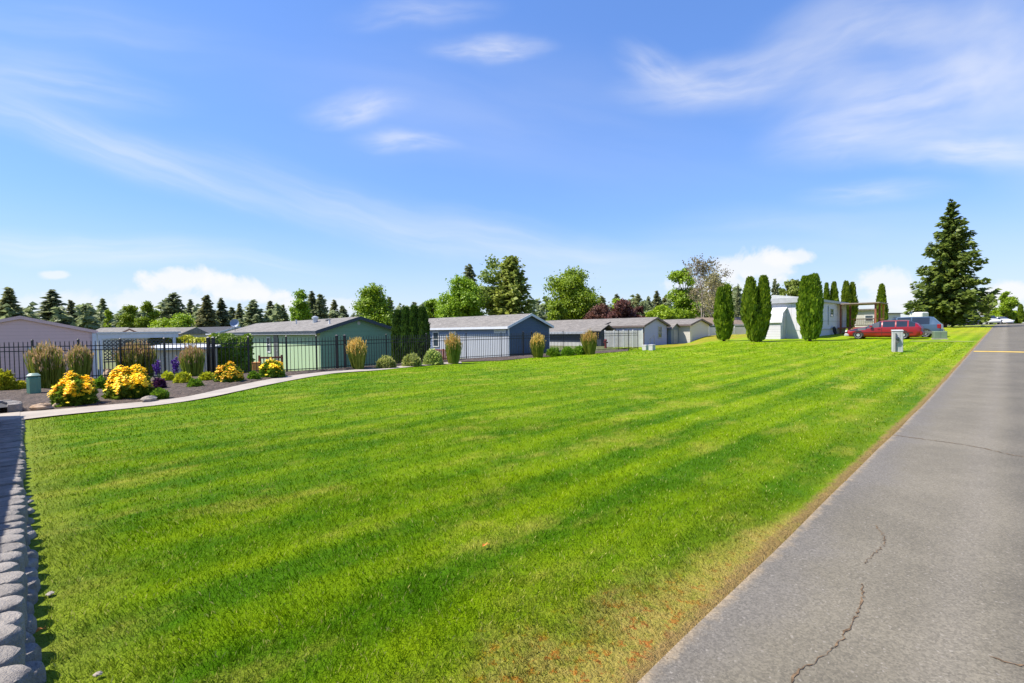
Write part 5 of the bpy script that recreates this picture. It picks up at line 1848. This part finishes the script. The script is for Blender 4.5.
# tyre leaning on the skirting
pt_ = Vector((ch.x, ch.y, ch.z)) + U * 10.2 - V * .32
t = thing('tyre', 'black tyre leaning against the white skirting left of the red car', 'tyre', (pt_.x, pt_.y, g(pt_.x, pt_.y)), HROT)
mb = MB()
def torus(mb, c, R_, r_, axis='y', n=20, m=8):
    vs = []; fs = []
    for i in range(n):
        a = 2 * PI * i / n
        for j in range(m):
            b = 2 * PI * j / m
            rr = R_ + r_ * math.cos(b)
            x, z, y = rr * math.cos(a), rr * math.sin(a), r_ * 1.1 * math.sin(b)
            vs.append((c[0] + x, c[1] + y, c[2] + z) if axis == 'y' else (c[0] + y, c[1] + x, c[2] + z))
    for i in range(n):
        for j in range(m):
            fs.append((i * m + j, ((i + 1) % n) * m + j, ((i + 1) % n) * m + (j + 1) % m, i * m + (j + 1) % m))
    mb.add(vs, fs)
torus(mb, (0, 0, .42), .34, .085); o = mb.build('tread', MAT['rubber'], t, smooth=True); o.rotation_euler = (R(-10), 0, 0)

# far house pieces right of the porch
p = at(857, 0, 66); zz = g(p.x, p.y)
t = thing('mobile_home', 'cream mobile home seen through the porch posts', 'house', (p.x, p.y, zz - .2), R(-38))
mb = MB(); mb.box(0, 3.3, 0, 6, -.4, 2.75); mb.build('wall', cream, t)
mb = MB(); mb.box(-.25, 3.55, -.3, 6.3, 2.752, 2.95); mb.build('roof', MAT['shingle'], t)
window(t, 'g', 1.0, 1.2, 1.0, .9, 'white')
p = at(893, 0, 78); zz = g(p.x, p.y)
t = thing('mobile_home', 'grey far house between the porch arborvitae and the spruce', 'house', (p.x - 2, p.y, zz - .2), .3)
mb = MB(); mb.box(0, 5, 0, 4, -.3, 2.3); mb.build('wall', taupe, t)
mb = MB(); mb.box(-.2, 5.2, -.3, 4.3, 2.302, 2.46); mb.build('roof', MAT['shingle'], t)
window(t, 'g', 1.2, .9, 1.0, .9, 'white'); window(t, 'g', 3.2, .9, 1.0, .9, 'white')
# white box trailer behind the van
p = at(924, 0, 60); zz = g(p.x, p.y)
t = thing('trailer', 'white box trailer roof showing above the blue-grey minivan', 'trailer', (p.x, p.y, zz), .1)
mb = MB(); mb.bevbox(0, 1.1, 0, 1.8, .5, 2.1, .12); mb.build('body', MAT['white'], t)
for x_ in (.3, .85):
    mb = MB(); torus(mb, (x_, -.02, .32), .24, .09); mb.build('wheel', MAT['rubber'], t, smooth=True)
# grey boundary fence behind the spruce
p = at(952, 0, 84); zz = g(p.x, p.y)
t = thing('panel_fence', 'grey boundary fence behind the spruce trunk', 'fence', (p.x, p.y, zz - .1), -.2)
for k in range(2):
    mb = MB(); mb.box(k * 2.0 + .05, k * 2.0 + 1.95, -.03, .03, .05, 1.7); mb.build('panel', simple('grey_boards', (.30, .31, .34), .8, .15, 2), t)
    mb = MB(); mb.box(k * 2.0 - .05, k * 2.0 + .05, -.06, .06, 0, 1.8); mb.build('post', MAT['darkgrey'], t)

# ------------------------------------------------------------------ utility cabinets
p = gp(34.2, 395.7); k = p.y / FPX
t = thing('telecom_pedestal', 'rounded green telecom pedestal in the mulch at the left end of the bed', 'utility box', p, R(40))
w_, h_ = 14.2 * k / 2 * cosf(p), 22.5 * k
mb = MB(); mb.bevbox(-w_, w_, -w_ * .85, w_ * .85, -.03, h_ * .9, .07); mb.build('body', MAT['greenbox'], t, smooth=True)
mb = MB(); mb.bevbox(-w_ * 1.05, w_ * 1.05, -w_ * .9, w_ * .9, h_ * .902, h_, .07); mb.build('lid', simple('pale_green_enamel', (.24, .34, .27), .5, .08, 4), t, smooth=True)

p = gp(897.2, 351.6); k = p.y / FPX
t = thing('meter_pedestal', 'grey metal power pedestal standing on the lawn in front of the red car', 'utility box', p, R(-30))
w_, h_ = 12 * k / 2 * cosf(p) * .93, 21.5 * k
mb = MB(); mb.bevbox(-w_, w_, -w_ * .5, w_ * .5, -.05, h_ * .95, .02); mb.build('body', MAT['greybox'], t)
mb = MB(); mb.add([(-w_ * 1.06, -w_ * .58, h_ * .952), (w_ * 1.06, -w_ * .58, h_ * .952), (w_ * 1.06, w_ * .58, h_ * .952), (-w_ * 1.06, w_ * .58, h_ * .952), (-w_ * 1.06, -w_ * .58, h_ * .975), (w_ * 1.06, -w_ * .58, h_ * .975), (w_ * 1.06, w_ * .58, h_ * 1.02), (-w_ * 1.06, w_ * .58, h_ * 1.02)],
                  [(0, 3, 2, 1), (4, 5, 6, 7), (0, 1, 5, 4), (1, 2, 6, 5), (2, 3, 7, 6), (3, 0, 4, 7)]); mb.build('lid', MAT['greybox'], t)
mb = MB(); mb.box(-w_ * .45, w_ * .2, -w_ * .5 - .09, -w_ * .5 - .002, h_ * .42, h_ * .68); mb.build('meter_box', MAT['darkgrey'], t)
mb = MB(); mb.lathe([(.075, 0), (.08, .05), (.06, .07)], 12); o = mb.build('meter_dial', MAT['glass'], t); o.rotation_euler = (PI / 2, 0, 0); o.location = (-w_ * .12, -w_ * .5 - .06, h_ * .62)
mb = MB(); mb.tube((-w_ * .35, -w_ * .5 - .035, 0), (-w_ * .35, -w_ * .5 - .035, h_ * .43), .028, .028, 8); mb.tube((-w_ * .35, -w_ * .5 - .035, h_ * .68), (-w_ * .35, -w_ * .5 - .035, h_ * .86), .025, .025, 8); mb.build('conduit', MAT['darkgrey'], t)
mb = MB(); mb.box(w_ * .4, w_ * .42, -w_ * .5 - .006, -w_ * .5 - .002, .05, h_ * .92); mb.build('door_seam', MAT['darkgrey'], t)

p = gp(939.5, 339.2); k = p.y / FPX
t = thing('transformer_box', 'low green electrical transformer box on the grass behind the minivan', 'utility box', p, R(-28))
w_, h_ = 15 * k / 2 * cosf(p) * .92, 8 * k
mb = MB(); mb.bevbox(-w_, w_, -w_ * .7, w_ * .7, .06, h_, .03); mb.build('cabinet', simple('olive_green_enamel', (.13, .18, .12), .6, .1, 3), t)
mb = MB(); mb.box(-w_ * 1.1, w_ * 1.1, -w_ * .8, w_ * .8, -.1, .058); mb.build('pad', MAT['concrete'], t)
mb = MB(); mb.box(-.01, .01, -w_ * .7 - .008, -w_ * .7 - .002, .1, h_ * .9); mb.build('door_seam', MAT['darkgrey'], t)

# ------------------------------------------------------------------ vehicles (length along local x, nose at x=0)
def car(name, label, cat, loc, rz, st, width, paint, rear_x, wheels, wr, glass_from, pillars, group, lights=True, rail=False):
    """st: list of (x, z_bottom, z_belt, z_top, half_width_scale, half_top_scale)"""
    t = thing(name, label, cat, loc, rz, group)
    hw = width / 2
    def section(s):
        x, zb, zl, zt, k, kt = s
        w = hw * k
        cab = zt - zl > .12
        pts = [(x, -w * .86, zb), (x, -w * .97, zb + .10), (x, -w, zb + (zl - zb) * .55), (x, -w * .975, zl)]
        if cab:
            pts += [(x, -w * .95, zl + .015), (x, -w * kt, zt - .045), (x, -w * kt * .86, zt - .005), (x, 0, zt + .012)]
        else:
            e = max(zt - zl, .01)
            pts += [(x, -w * .94, zl + e * .4), (x, -w * .85, zl + e * .75), (x, -w * .7, zl + e * .9), (x, 0, zl + e)]
        full = pts + [(x, -p[1], p[2]) for p in reversed(pts[:-1])]
        return full
    secs = [section(s) for s in st]
    n = len(secs[0])
    body = MB(); gl = {}
    V_ = [p for s in secs for p in s]
    bf = []; gfaces = []
    for i in range(len(secs) - 1):
        xm = (st[i][0] + st[i + 1][0]) / 2
        cab0 = st[i][3] - st[i][2] > .12; cab1 = st[i + 1][3] - st[i + 1][2] > .12
        for j in range(n - 1):
            f = (i * n + j, (i + 1) * n + j, (i + 1) * n + j + 1, i * n + j + 1)
            side = j in (4, n - 6)
            top = 5 <= j <= 8
            slope = abs((st[i + 1][3] - st[i][3]) / (st[i + 1][0] - st[i][0]))
            tall = max(st[i + 1][3] - st[i + 1][2], st[i][3] - st[i][2]) > .4
            if side and cab0 and cab1 and (i not in pillars):
                gfaces.append(('side_window', j, i, f))
            elif top and tall and slope > .25:
                gfaces.append(('windscreen' if xm < rear_x else 'rear_window', 0, 0, f))
            else: bf.append(f)
        bf.append((i * n, i * n + n - 1, (i + 1) * n + n - 1, (i + 1) * n))
    bf.append(tuple(range(n))); bf.append(tuple(reversed(range((len(secs) - 1) * n, len(secs) * n))))
    body.add(V_, bf)
    b = body.build('body', paint, t, smooth=True)
    groups = {}
    for nm, j, i, f in gfaces:
        groups.setdefault((nm, j, i if nm == 'side_window' else 0), []).append(f)
    for (nm, j, i), fl in groups.items():
        mb = MB(); used = sorted({q for f in fl for q in f}); mp = {q: r for r, q in enumerate(used)}
        mb.add([V_[q] for q in used], [tuple(mp[q] for q in f) for f in fl])
        mb.build(nm, MAT['carglass'], t, smooth=True)
    for wx in wheels:
        for sy in (-1, 1):
            y0 = sy * (hw - .10)
            w_ = bpy.data.objects.new('wheel', None); w_.empty_display_size = .1
            link(w_, t); w_.location = (wx, y0, wr)
            mb = MB()
            prof = [(wr * .76, -.10), (wr * .93, -.105), (wr, -.07), (wr, .07), (wr * .93, .105), (wr * .76, .10)]
            mb.lathe(prof, 22); o = mb.build('tyre', MAT['rubber'], w_, smooth=True); o.rotation_euler = (PI / 2, 0, 0)
            mb = MB(); mb.lathe([(wr * .10, -.105), (wr * .16, -.112), (wr * .6, -.085), (wr * .76, -.104), (wr * .76, .104), (wr * .6, .085), (wr * .16, .112), (wr * .10, .105)], 20)
            o = mb.build('rim', MAT['alloy'], w_, smooth=True); o.rotation_euler = (PI / 2, 0, 0)
            # arch: dark ring proud of the flank
            mb = MB(); mb.lathe([(wr * 1.02, -.004), (wr * 1.17, -.004), (wr * 1.17, .004), (wr * 1.02, .004)], 22)
            mb = MB()
            nseg = 16
            vs = []; fs = []
            for q in range(nseg + 1):
                a = -.15 + (PI + .3) * q / nseg
                for rr in (wr * .9, wr * 1.16):
                    vs.append((wx + rr * math.cos(a), sy * (hw + .006), wr + rr * math.sin(a)))
                    vs.append((wx + rr * math.cos(a), sy * (hw - .10), wr + rr * math.sin(a)))
            for q in range(nseg):
                a, b2 = q * 4, (q + 1) * 4
                fs += [(a, a + 2, b2 + 2, b2), (a + 1, b2 + 1, b2 + 3, a + 3), (a, b2, b2 + 1, a + 1), (a + 2, a + 3, b2 + 3, b2 + 2)]
            mb.add(vs, fs); mb.build('wheel_arch', MAT['rubber'], t)
    return t

def carpaint(name, c):
    m, tt, b = newmat(name)
    f = tt.noise(tt.obj(), 2.5, 3)
    tt.l(tt.mix(f, mixc(c, .9), mixc(c, 1.1)), b.inputs['Base Color'])
    b.inputs['Roughness'].default_value = .28
    b.inputs['Metallic'].default_value = .0
    b.inputs['Coat Weight'].default_value = .35
    b.inputs['Coat Roughness'].default_value = .08
    return m
redp = carpaint('red_car_paint', (.24, .006, .012))
bluep = carpaint('blue_grey_car_paint', (.05, .09, .15))
navyp = carpaint('navy_car_paint', (.03, .045, .10))
whitep = carpaint('white_car_paint', (.72, .72, .72))
lamp_red = simple('tail_lamp_red', (.22, .008, .01), .25, .1, 6)
lamp_clear = simple('head_lamp', (.62, .64, .64), .15, .1, 6)
silver = simple('silver_bumper', (.33, .33, .33), .45, .1, 4)

# red wagon: rear right at px 924, nose away to the left along V
k1 = ray(922.8, hz(922.8)); k1 = k1.x / k1.y
k0 = ray(846.5, hz(846.5)); k0 = k0.x / k0.y
Lc = 4.8
VX, VY = V.x, V.y
Y1 = (VX * Lc - k0 * VY * Lc) / (k0 - k1)
rearR = Vector((k1 * Y1, Y1, 0)); nose = rearR + V * Lc
wag = [(0, .30, .52, .56, .62, .8), (.08, .22, .56, .66, .80, .8), (.35, .19, .60, .76, .93, .8), (.9, .18, .66, .90, .985, .8), (1.42, .18, .70, .985, 1, .8),
       (1.50, .18, .80, 1.02, 1, .8), (2.28, .18, .90, 1.385, 1, .76), (2.42, .18, .90, 1.415, 1, .76), (2.50, .18, .905, 1.42, 1, .76), (3.25, .18, .91, 1.43, 1, .76), (3.33, .18, .91, 1.43, 1, .76),
       (3.98, .18, .92, 1.415, 1, .75), (4.06, .18, .92, 1.405, .99, .75), (4.44, .19, .92, 1.24, .98, .78), (4.55, .20, .92, 1.16, .97, .8), (4.70, .24, .90, .98, .93, .8), (4.80, .32, .80, .86, .84, .8)]
def vrot(): return math.atan2(-V.y, -V.x)      # local +x points from nose to tail = -V
rn = nose + U * .0
zc = g((nose.x + rearR.x) / 2, (nose.y + rearR.y) / 2)
tcar = car('parked_car', 'dark red station wagon parked on the grass in front of the minivan', 'car', (nose.x, nose.y, zc), vrot(), wag, 1.76, redp, 3.0,
           (.95, 3.75), .315, lambda x: True, {7, 9, 11, 13}, 'cars parked by the white mobile home')
for sy in (-1, 1):
    mb = MB(); mb.bevbox(.06, .20, sy * .62 - .19, sy * .62 + .19, .57, .69, .03); mb.build('headlight', lamp_clear, tcar, smooth=True)
    mb = MB(); mb.bevbox(4.60, 4.79, sy * .70 - .10, sy * .70 + .10, .66, .88, .03); mb.build('taillight', lamp_red, tcar)
    mb = MB(); mb.bevbox(1.70, 1.88, sy * .96 - .07, sy * .96 + .07, .93, 1.06, .02); mb.build('wing_mirror', redp, tcar)
    mb = MB(); mb.box(.55, 4.3, sy * .885 - .008, sy * .885 + .008, .50, .55); mb.build('side_moulding', simple('dark_red_trim', (.10, .006, .01), .5, .1, 4), tcar)
    for x_ in (2.45, 3.29):
        mb = MB(); mb.box(x_ - .006, x_ + .006, sy * .882 - .004, sy * .882 + .004, .28, .88); mb.build('door_seam', MAT['rubber'], tcar)
        mb = MB(); mb.box(x_ - .26, x_ - .10, sy * .90 - .012, sy * .90 + .012, .78, .81); mb.build('door_handle', redp, tcar)
mb = MB(); mb.bevbox(-.02, .40, -.80, .80, .25, .48, .10); mb.build('front_bumper', silver, tcar, smooth=True)
mb = MB(); mb.bevbox(4.68, 4.88, -.78, .78, .34, .58, .06); mb.build('rear_bumper', redp, tcar, smooth=True)
for sy in (-.55, .55):
    mb = MB(); mb.box(2.6, 4.0, sy - .02, sy + .02, 1.44, 1.475); mb.build('roof_rack', MAT['darkgrey'], tcar)

# minivan
k1 = ray(942.5, hz(942.5)); k1 = k1.x / k1.y
Y1 = Y1 + 1.9
rv = Vector((k1 * Y1, Y1, 0)); nv = rv + V * 5.0
van = [(0, .30, .60, .66, .66, .8), (.10, .24, .66, .78, .84, .8), (.5, .22, .74, .93, .95, .8), (1.05, .22, .82, 1.06, 1, .8), (1.12, .22, .86, 1.10, 1, .8), (2.05, .22, 1.0, 1.56, 1, .76), (2.2, .22, 1.0, 1.62, 1, .77),
       (2.30, .22, 1.0, 1.63, 1, .78), (3.15, .22, 1.0, 1.66, 1, .79), (3.23, .22, 1.0, 1.66, 1, .79), (4.30, .22, 1.02, 1.64, 1, .79), (4.50, .22, 1.02, 1.61, .99, .79), (4.93, .24, 1.02, 1.10, .96, .8), (5.0, .32, .90, .98, .92, .8)]
zv = g((nv.x + rv.x) / 2, (nv.y + rv.y) / 2)
tvan = car('parked_car', 'blue-grey minivan parked behind the red station wagon', 'car', (nv.x, nv.y, zv), vrot(), van, 1.92, bluep, 3.5,
           (.95, 4.05), .33, lambda x: True, {6, 8, 10}, 'cars parked by the white mobile home')
for sy in (-1, 1):
    mb = MB(); mb.bevbox(.06, .26, sy * .66 - .2, sy * .66 + .2, .66, .82, .03); mb.build('headlight', lamp_clear, tvan)
    mb = MB(); mb.bevbox(4.74, 4.99, sy * .82 - .12, sy * .82 + .12, .72, 1.04, .03); mb.build('taillight', lamp_red, tvan)
    mb = MB(); mb.bevbox(1.62, 1.82, sy * 1.04 - .08, sy * 1.04 + .08, 1.03, 1.2, .02); mb.build('wing_mirror', bluep, tvan)
    mb = MB(); mb.box(.5, 4.6, sy * .965 - .008, sy * .965 + .008, .30, .50); mb.build('side_moulding', MAT['darkgrey'], tvan)
    for x_ in (2.25, 3.2):
        mb = MB(); mb.box(x_ - .006, x_ + .006, sy * .963 - .004, sy * .963 + .004, .4, .98); mb.build('door_seam', MAT['rubber'], tvan)
mb = MB(); mb.bevbox(-.06, .2, -.8, .8, .28, .56, .06); mb.build('front_bumper', bluep, tvan)
mb = MB(); mb.bevbox(4.86, 5.1, -.88, .88, .36, .62, .06); mb.build('rear_bumper', bluep, tvan, smooth=True)

# far vehicles at the road crest
def far_car(px, Y, st, width, paint, label, rz, L, wheels, rear_x, pill, dz=0):
    p = at(px, hz(px), Y); z = g(p.x, p.y) + dz
    d = Vector((math.cos(rz), math.sin(rz), 0))
    o = p - d * (L / 2)
    t = car('parked_car', label, 'car', (o.x, o.y, z), rz, st, width, paint, rear_x, wheels, .33, lambda x: True, pill, 'cars parked beyond the road crest')
    for sy in (-1, 1):
        mb = MB(); mb.bevbox(.04, .18, sy * .62 - .18, sy * .62 + .18, .58, .72, .03); mb.build('headlight', lamp_clear, t)
        mb = MB(); mb.bevbox(L - .22, L - .03, sy * .66 - .13, sy * .66 + .13, .68, .9, .03); mb.build('taillight', lamp_red, t)
    return t
suv = [(0, .40, .70, .78, .8, .8), (.1, .30, .80, .95, .93, .8), (1.2, .28, .92, 1.12, 1, .8), (1.3, .28, .95, 1.15, 1, .8), (1.95, .28, 1.08, 1.74, 1, .80), (2.05, .28, 1.08, 1.78, 1, .82), (2.9, .28, 1.08, 1.80, 1, .82), (3.0, .28, 1.08, 1.80, 1, .82), (4.1, .28, 1.08, 1.78, 1, .82), (4.3, .28, 1.08, 1.74, 1, .82), (4.6, .30, 1.05, 1.12, .97, .8), (4.7, .4, .9, 1.0, .92, .8)]
far_car(972, 82, suv, 1.95, navyp, 'dark navy sport utility vehicle facing the camera beside the spruce', R(58), 4.7, (.95, 3.7), 3.3, {4, 6, 8})
far_car(988.5, 86, [(x, zb, zl * .93, zt * .88, k, kt) for x, zb, zl, zt, k, kt in suv], 1.8, whitep, 'white car parked right of the navy vehicle at the road crest', R(66), 4.7, (.95, 3.7), 3.3, {4, 6, 8})
far_car(1001.5, 96, wag, 1.76, whitep, 'pale low car parked farthest right at the road crest', R(72), 4.8, (.95, 3.75), 3.0, {6, 7, 9, 11, 13})

# ------------------------------------------------------------------ world and light
SUN_EL, SUN_AZ = R(56), R(-97)     # azimuth measured from +Y toward +X
sv = Vector((math.sin(SUN_AZ) * math.cos(SUN_EL), math.cos(SUN_AZ) * math.cos(SUN_EL), math.sin(SUN_EL)))
sl = bpy.data.lights.new('sun', 'SUN'); sl.energy = 4.5; sl.angle = R(.53); sl.color = (1, .93, .82)
so = bpy.data.objects.new('sun', sl); COL.objects.link(so)
so.rotation_euler = (-sv).to_track_quat('-Z', 'Y').to_euler()
so.location = (-30, 0, 60)

W = bpy.data.worlds.new('World'); SC.world = W; W.use_nodes = True
t = NT(W.node_tree)
bg = W.node_tree.nodes['Background']
sky = t.n('ShaderNodeTexSky'); sky.sky_type = 'NISHITA'; sky.sun_disc = False
sky.sun_elevation = SUN_EL; sky.sun_rotation = SUN_AZ
sky.altitude = 600; sky.air_density = 1.0; sky.dust_density = .25; sky.ozone_density = 1.6
D = t.n('ShaderNodeTexCoord').outputs['Generated']
hs = t.n('ShaderNodeHueSaturation'); hs.inputs['Saturation'].default_value = 1.12; hs.inputs['Value'].default_value = 1.0
t.l(sky.outputs[0], hs.inputs['Color'])
warp = t.noise(D, 5.0, 3)
wn = t.n('ShaderNodeTexNoise'); wn.inputs['Scale'].default_value = 4.0; wn.inputs['Detail'].default_value = 4
t.l(D, wn.inputs['Vector'])
wv = t.scale(t.vm('SUBTRACT', wn.outputs['Color'], (.5, .5, .5)),   .07)
Dw = t.vm('ADD', D, wv)
def basis(px, py, a, b, ang):
    c = ray(px, py).normalized()
    ca, sa = math.cos(R(ang)), math.sin(R(ang))
    e1 = ray(px + a * ca, py + a * sa).normalized() - c
    e2 = ray(px - b * sa, py + b * ca).normalized() - c
    e1 -= c * e1.dot(c); e2 -= c * e2.dot(c)
    g11, g12, g22 = e1.dot(e1), e1.dot(e2), e2.dot(e2)
    det = g11 * g22 - g12 * g12
    f1 = (e1 * g22 - e2 * g12) / det; f2 = (e2 * g11 - e1 * g12) / det
    return f1, f2, c
def add_cloud(acc, m_):
    # screen-style accumulation 1-(1-a)(1-b)
    if acc is None: return m_
    return t.math('SUBTRACT', 1.0, t.math('MULTIPLY', t.math('SUBTRACT', 1.0, acc), t.math('SUBTRACT', 1.0, m_)))
acc = None
CIRRUS = [  # px, py, half length, half width, angle, strength, noise x, noise y
 (110, 150, 190, 26, 22, .42, 1.6, 2.6), (330, 205, 240, 34, 16, .34, 1.6, 2.6), (490, 240, 190, 28, 10, .34, 1.6, 2.4),
 (360, 109, 62, 17, -3, .62, 1.6, 1.7), (492, 50, 62, 15, -4, .62, 1.6, 1.7), (408, 143, 55, 13, 8, .50, 1.6, 1.7), (425, 16, 80, 18, -6, .34, 1.6, 1.7),
 (60, 85, 130, 30, 8, .36, 1.4, 2.2), (60, 30, 200, 40, 4, .16, 1.4, 2.2),
 (70, 247, 180, 16, 2, .46, 1.4, 2.2), (200, 262, 180, 12, 4, .28, 1.4, 2.2),
 (720, 82, 130, 30, -8, .66, 1.5, 2.0), (850, 50, 170, 62, -22, .62, 1.4, 2.0), (660, 70, 55, 26, 30, .45, 1.5, 2.0),
 (900, 110, 190, 46, -14, .62, 1.6, 2.4), (1000, 60, 130, 90, -30, .66, 1.3, 1.8), (980, 148, 120, 26, -3, .62, 1.6, 2.2), (850, 140, 120, 30, -8, .40, 1.6, 2.2),
 (1100, 120, 160, 90, -20, .6, 1.3, 1.8),
 (870, 195, 90, 16, -4, .36, 1.5, 2.0), (600, 262, 160, 26, 2, .30, 1.5, 2.0), (500, 120, 330, 80, 10, .16, 1.3, 2.0), (790, 235, 200, 30, 0, .20, 1.5, 2.0),
]
for i, (px, py, a, b, ang, s, nx, ny) in enumerate(CIRRUS):
    f1, f2, c = basis(px, py, a, b, ang)
    x = t.dot(Dw, tuple(f1)); y = t.dot(Dw, tuple(f2))
    r_ = t.vm('LENGTH', t.comb(x, y), None, 'Value')
    nz = t.noise(t.comb(t.math('MULTIPLY', x, nx), t.math('MULTIPLY', y, ny), i * 3.7), .85, 4, .5, .2)
    m_ = t.math('MULTIPLY', t.ramp(r_, 1.25, .0, True), t.ramp(nz, .22, .85, True, .22 * s, s))
    acc = add_cloud(acc, m_)
CUM = [(185, 279, 44, 15, 0, .85), (235, 291, 60, 13, 6, .80), (270, 298, 40, 9, 5, .6), (54, 275, 16, 4.5, 0, .6),
       (750, 268, 55, 17, -4, .78), (795, 258, 34, 9, -5, .74), (720, 285, 60, 16, 0, .6), (885, 285, 42, 15, 0, .72), (900, 300, 50, 14, 0, .6),
       (1003, 292, 44, 17, 0, .85), (960, 305, 60, 14, 0, .6), (160, 300, 90, 14, 0, .5), (330, 306, 60, 10, 0, .4), (60, 305, 80, 12, 0, .4)]
cn = t.noise(D, 16, 8, .6, .4)
for (px, py, a, b, ang, s) in CUM:
    f1, f2, c = basis(px, py, a, b, ang)
    x = t.dot(D, tuple(f1)); y = t.dot(D, tuple(f2))
    r_ = t.vm('LENGTH', t.comb(x, y), None, 'Value')
    q = t.math('ADD', t.math('SUBTRACT', 1.0, r_), t.math('MULTIPLY', t.math('SUBTRACT', cn, .5), 2.6))
    m_ = t.ramp(q, -.05, .55, True, 0, s)
    acc = add_cloud(acc, m_)
CLOUD = (3.2, 3.2, 3.26)
sk = t.vm('MULTIPLY', hs.outputs[0], (.92, .985, 1.20))
lum = t.dot(sk, (.25, .45, .30))
sk = t.scale(sk, t.math('DIVIDE', 1.0, t.math('MULTIPLY_ADD', lum, .19, 1.0)))
dz = t.n('ShaderNodeSeparateXYZ'); t.l(D, dz.inputs[0])
veil = t.math('MULTIPLY', t.ramp(dz.outputs[2], .24, .0, True, 0, .58), t.math('MULTIPLY_ADD', t.noise(t.vm('MULTIPLY', Dw, (3, 3, 12)), 1.0, 4), .7, .55))
sk = t.mix(veil, sk, (2.35, 2.55, 3.05))
colr = t.mix(acc, sk, CLOUD)
t.l(colr, bg.inputs[0])
bg.inputs[1].default_value = .15

SC.view_settings.view_transform = 'Standard'
SC.view_settings.look = 'None'
SC.view_settings.exposure = 1.05
SC.view_settings.gamma = 1.0
SC.render.engine = 'CYCLES'
SC.cycles.max_bounces = 6
SC.cycles.transparent_max_bounces = 4
SC.cycles.use_denoising = True
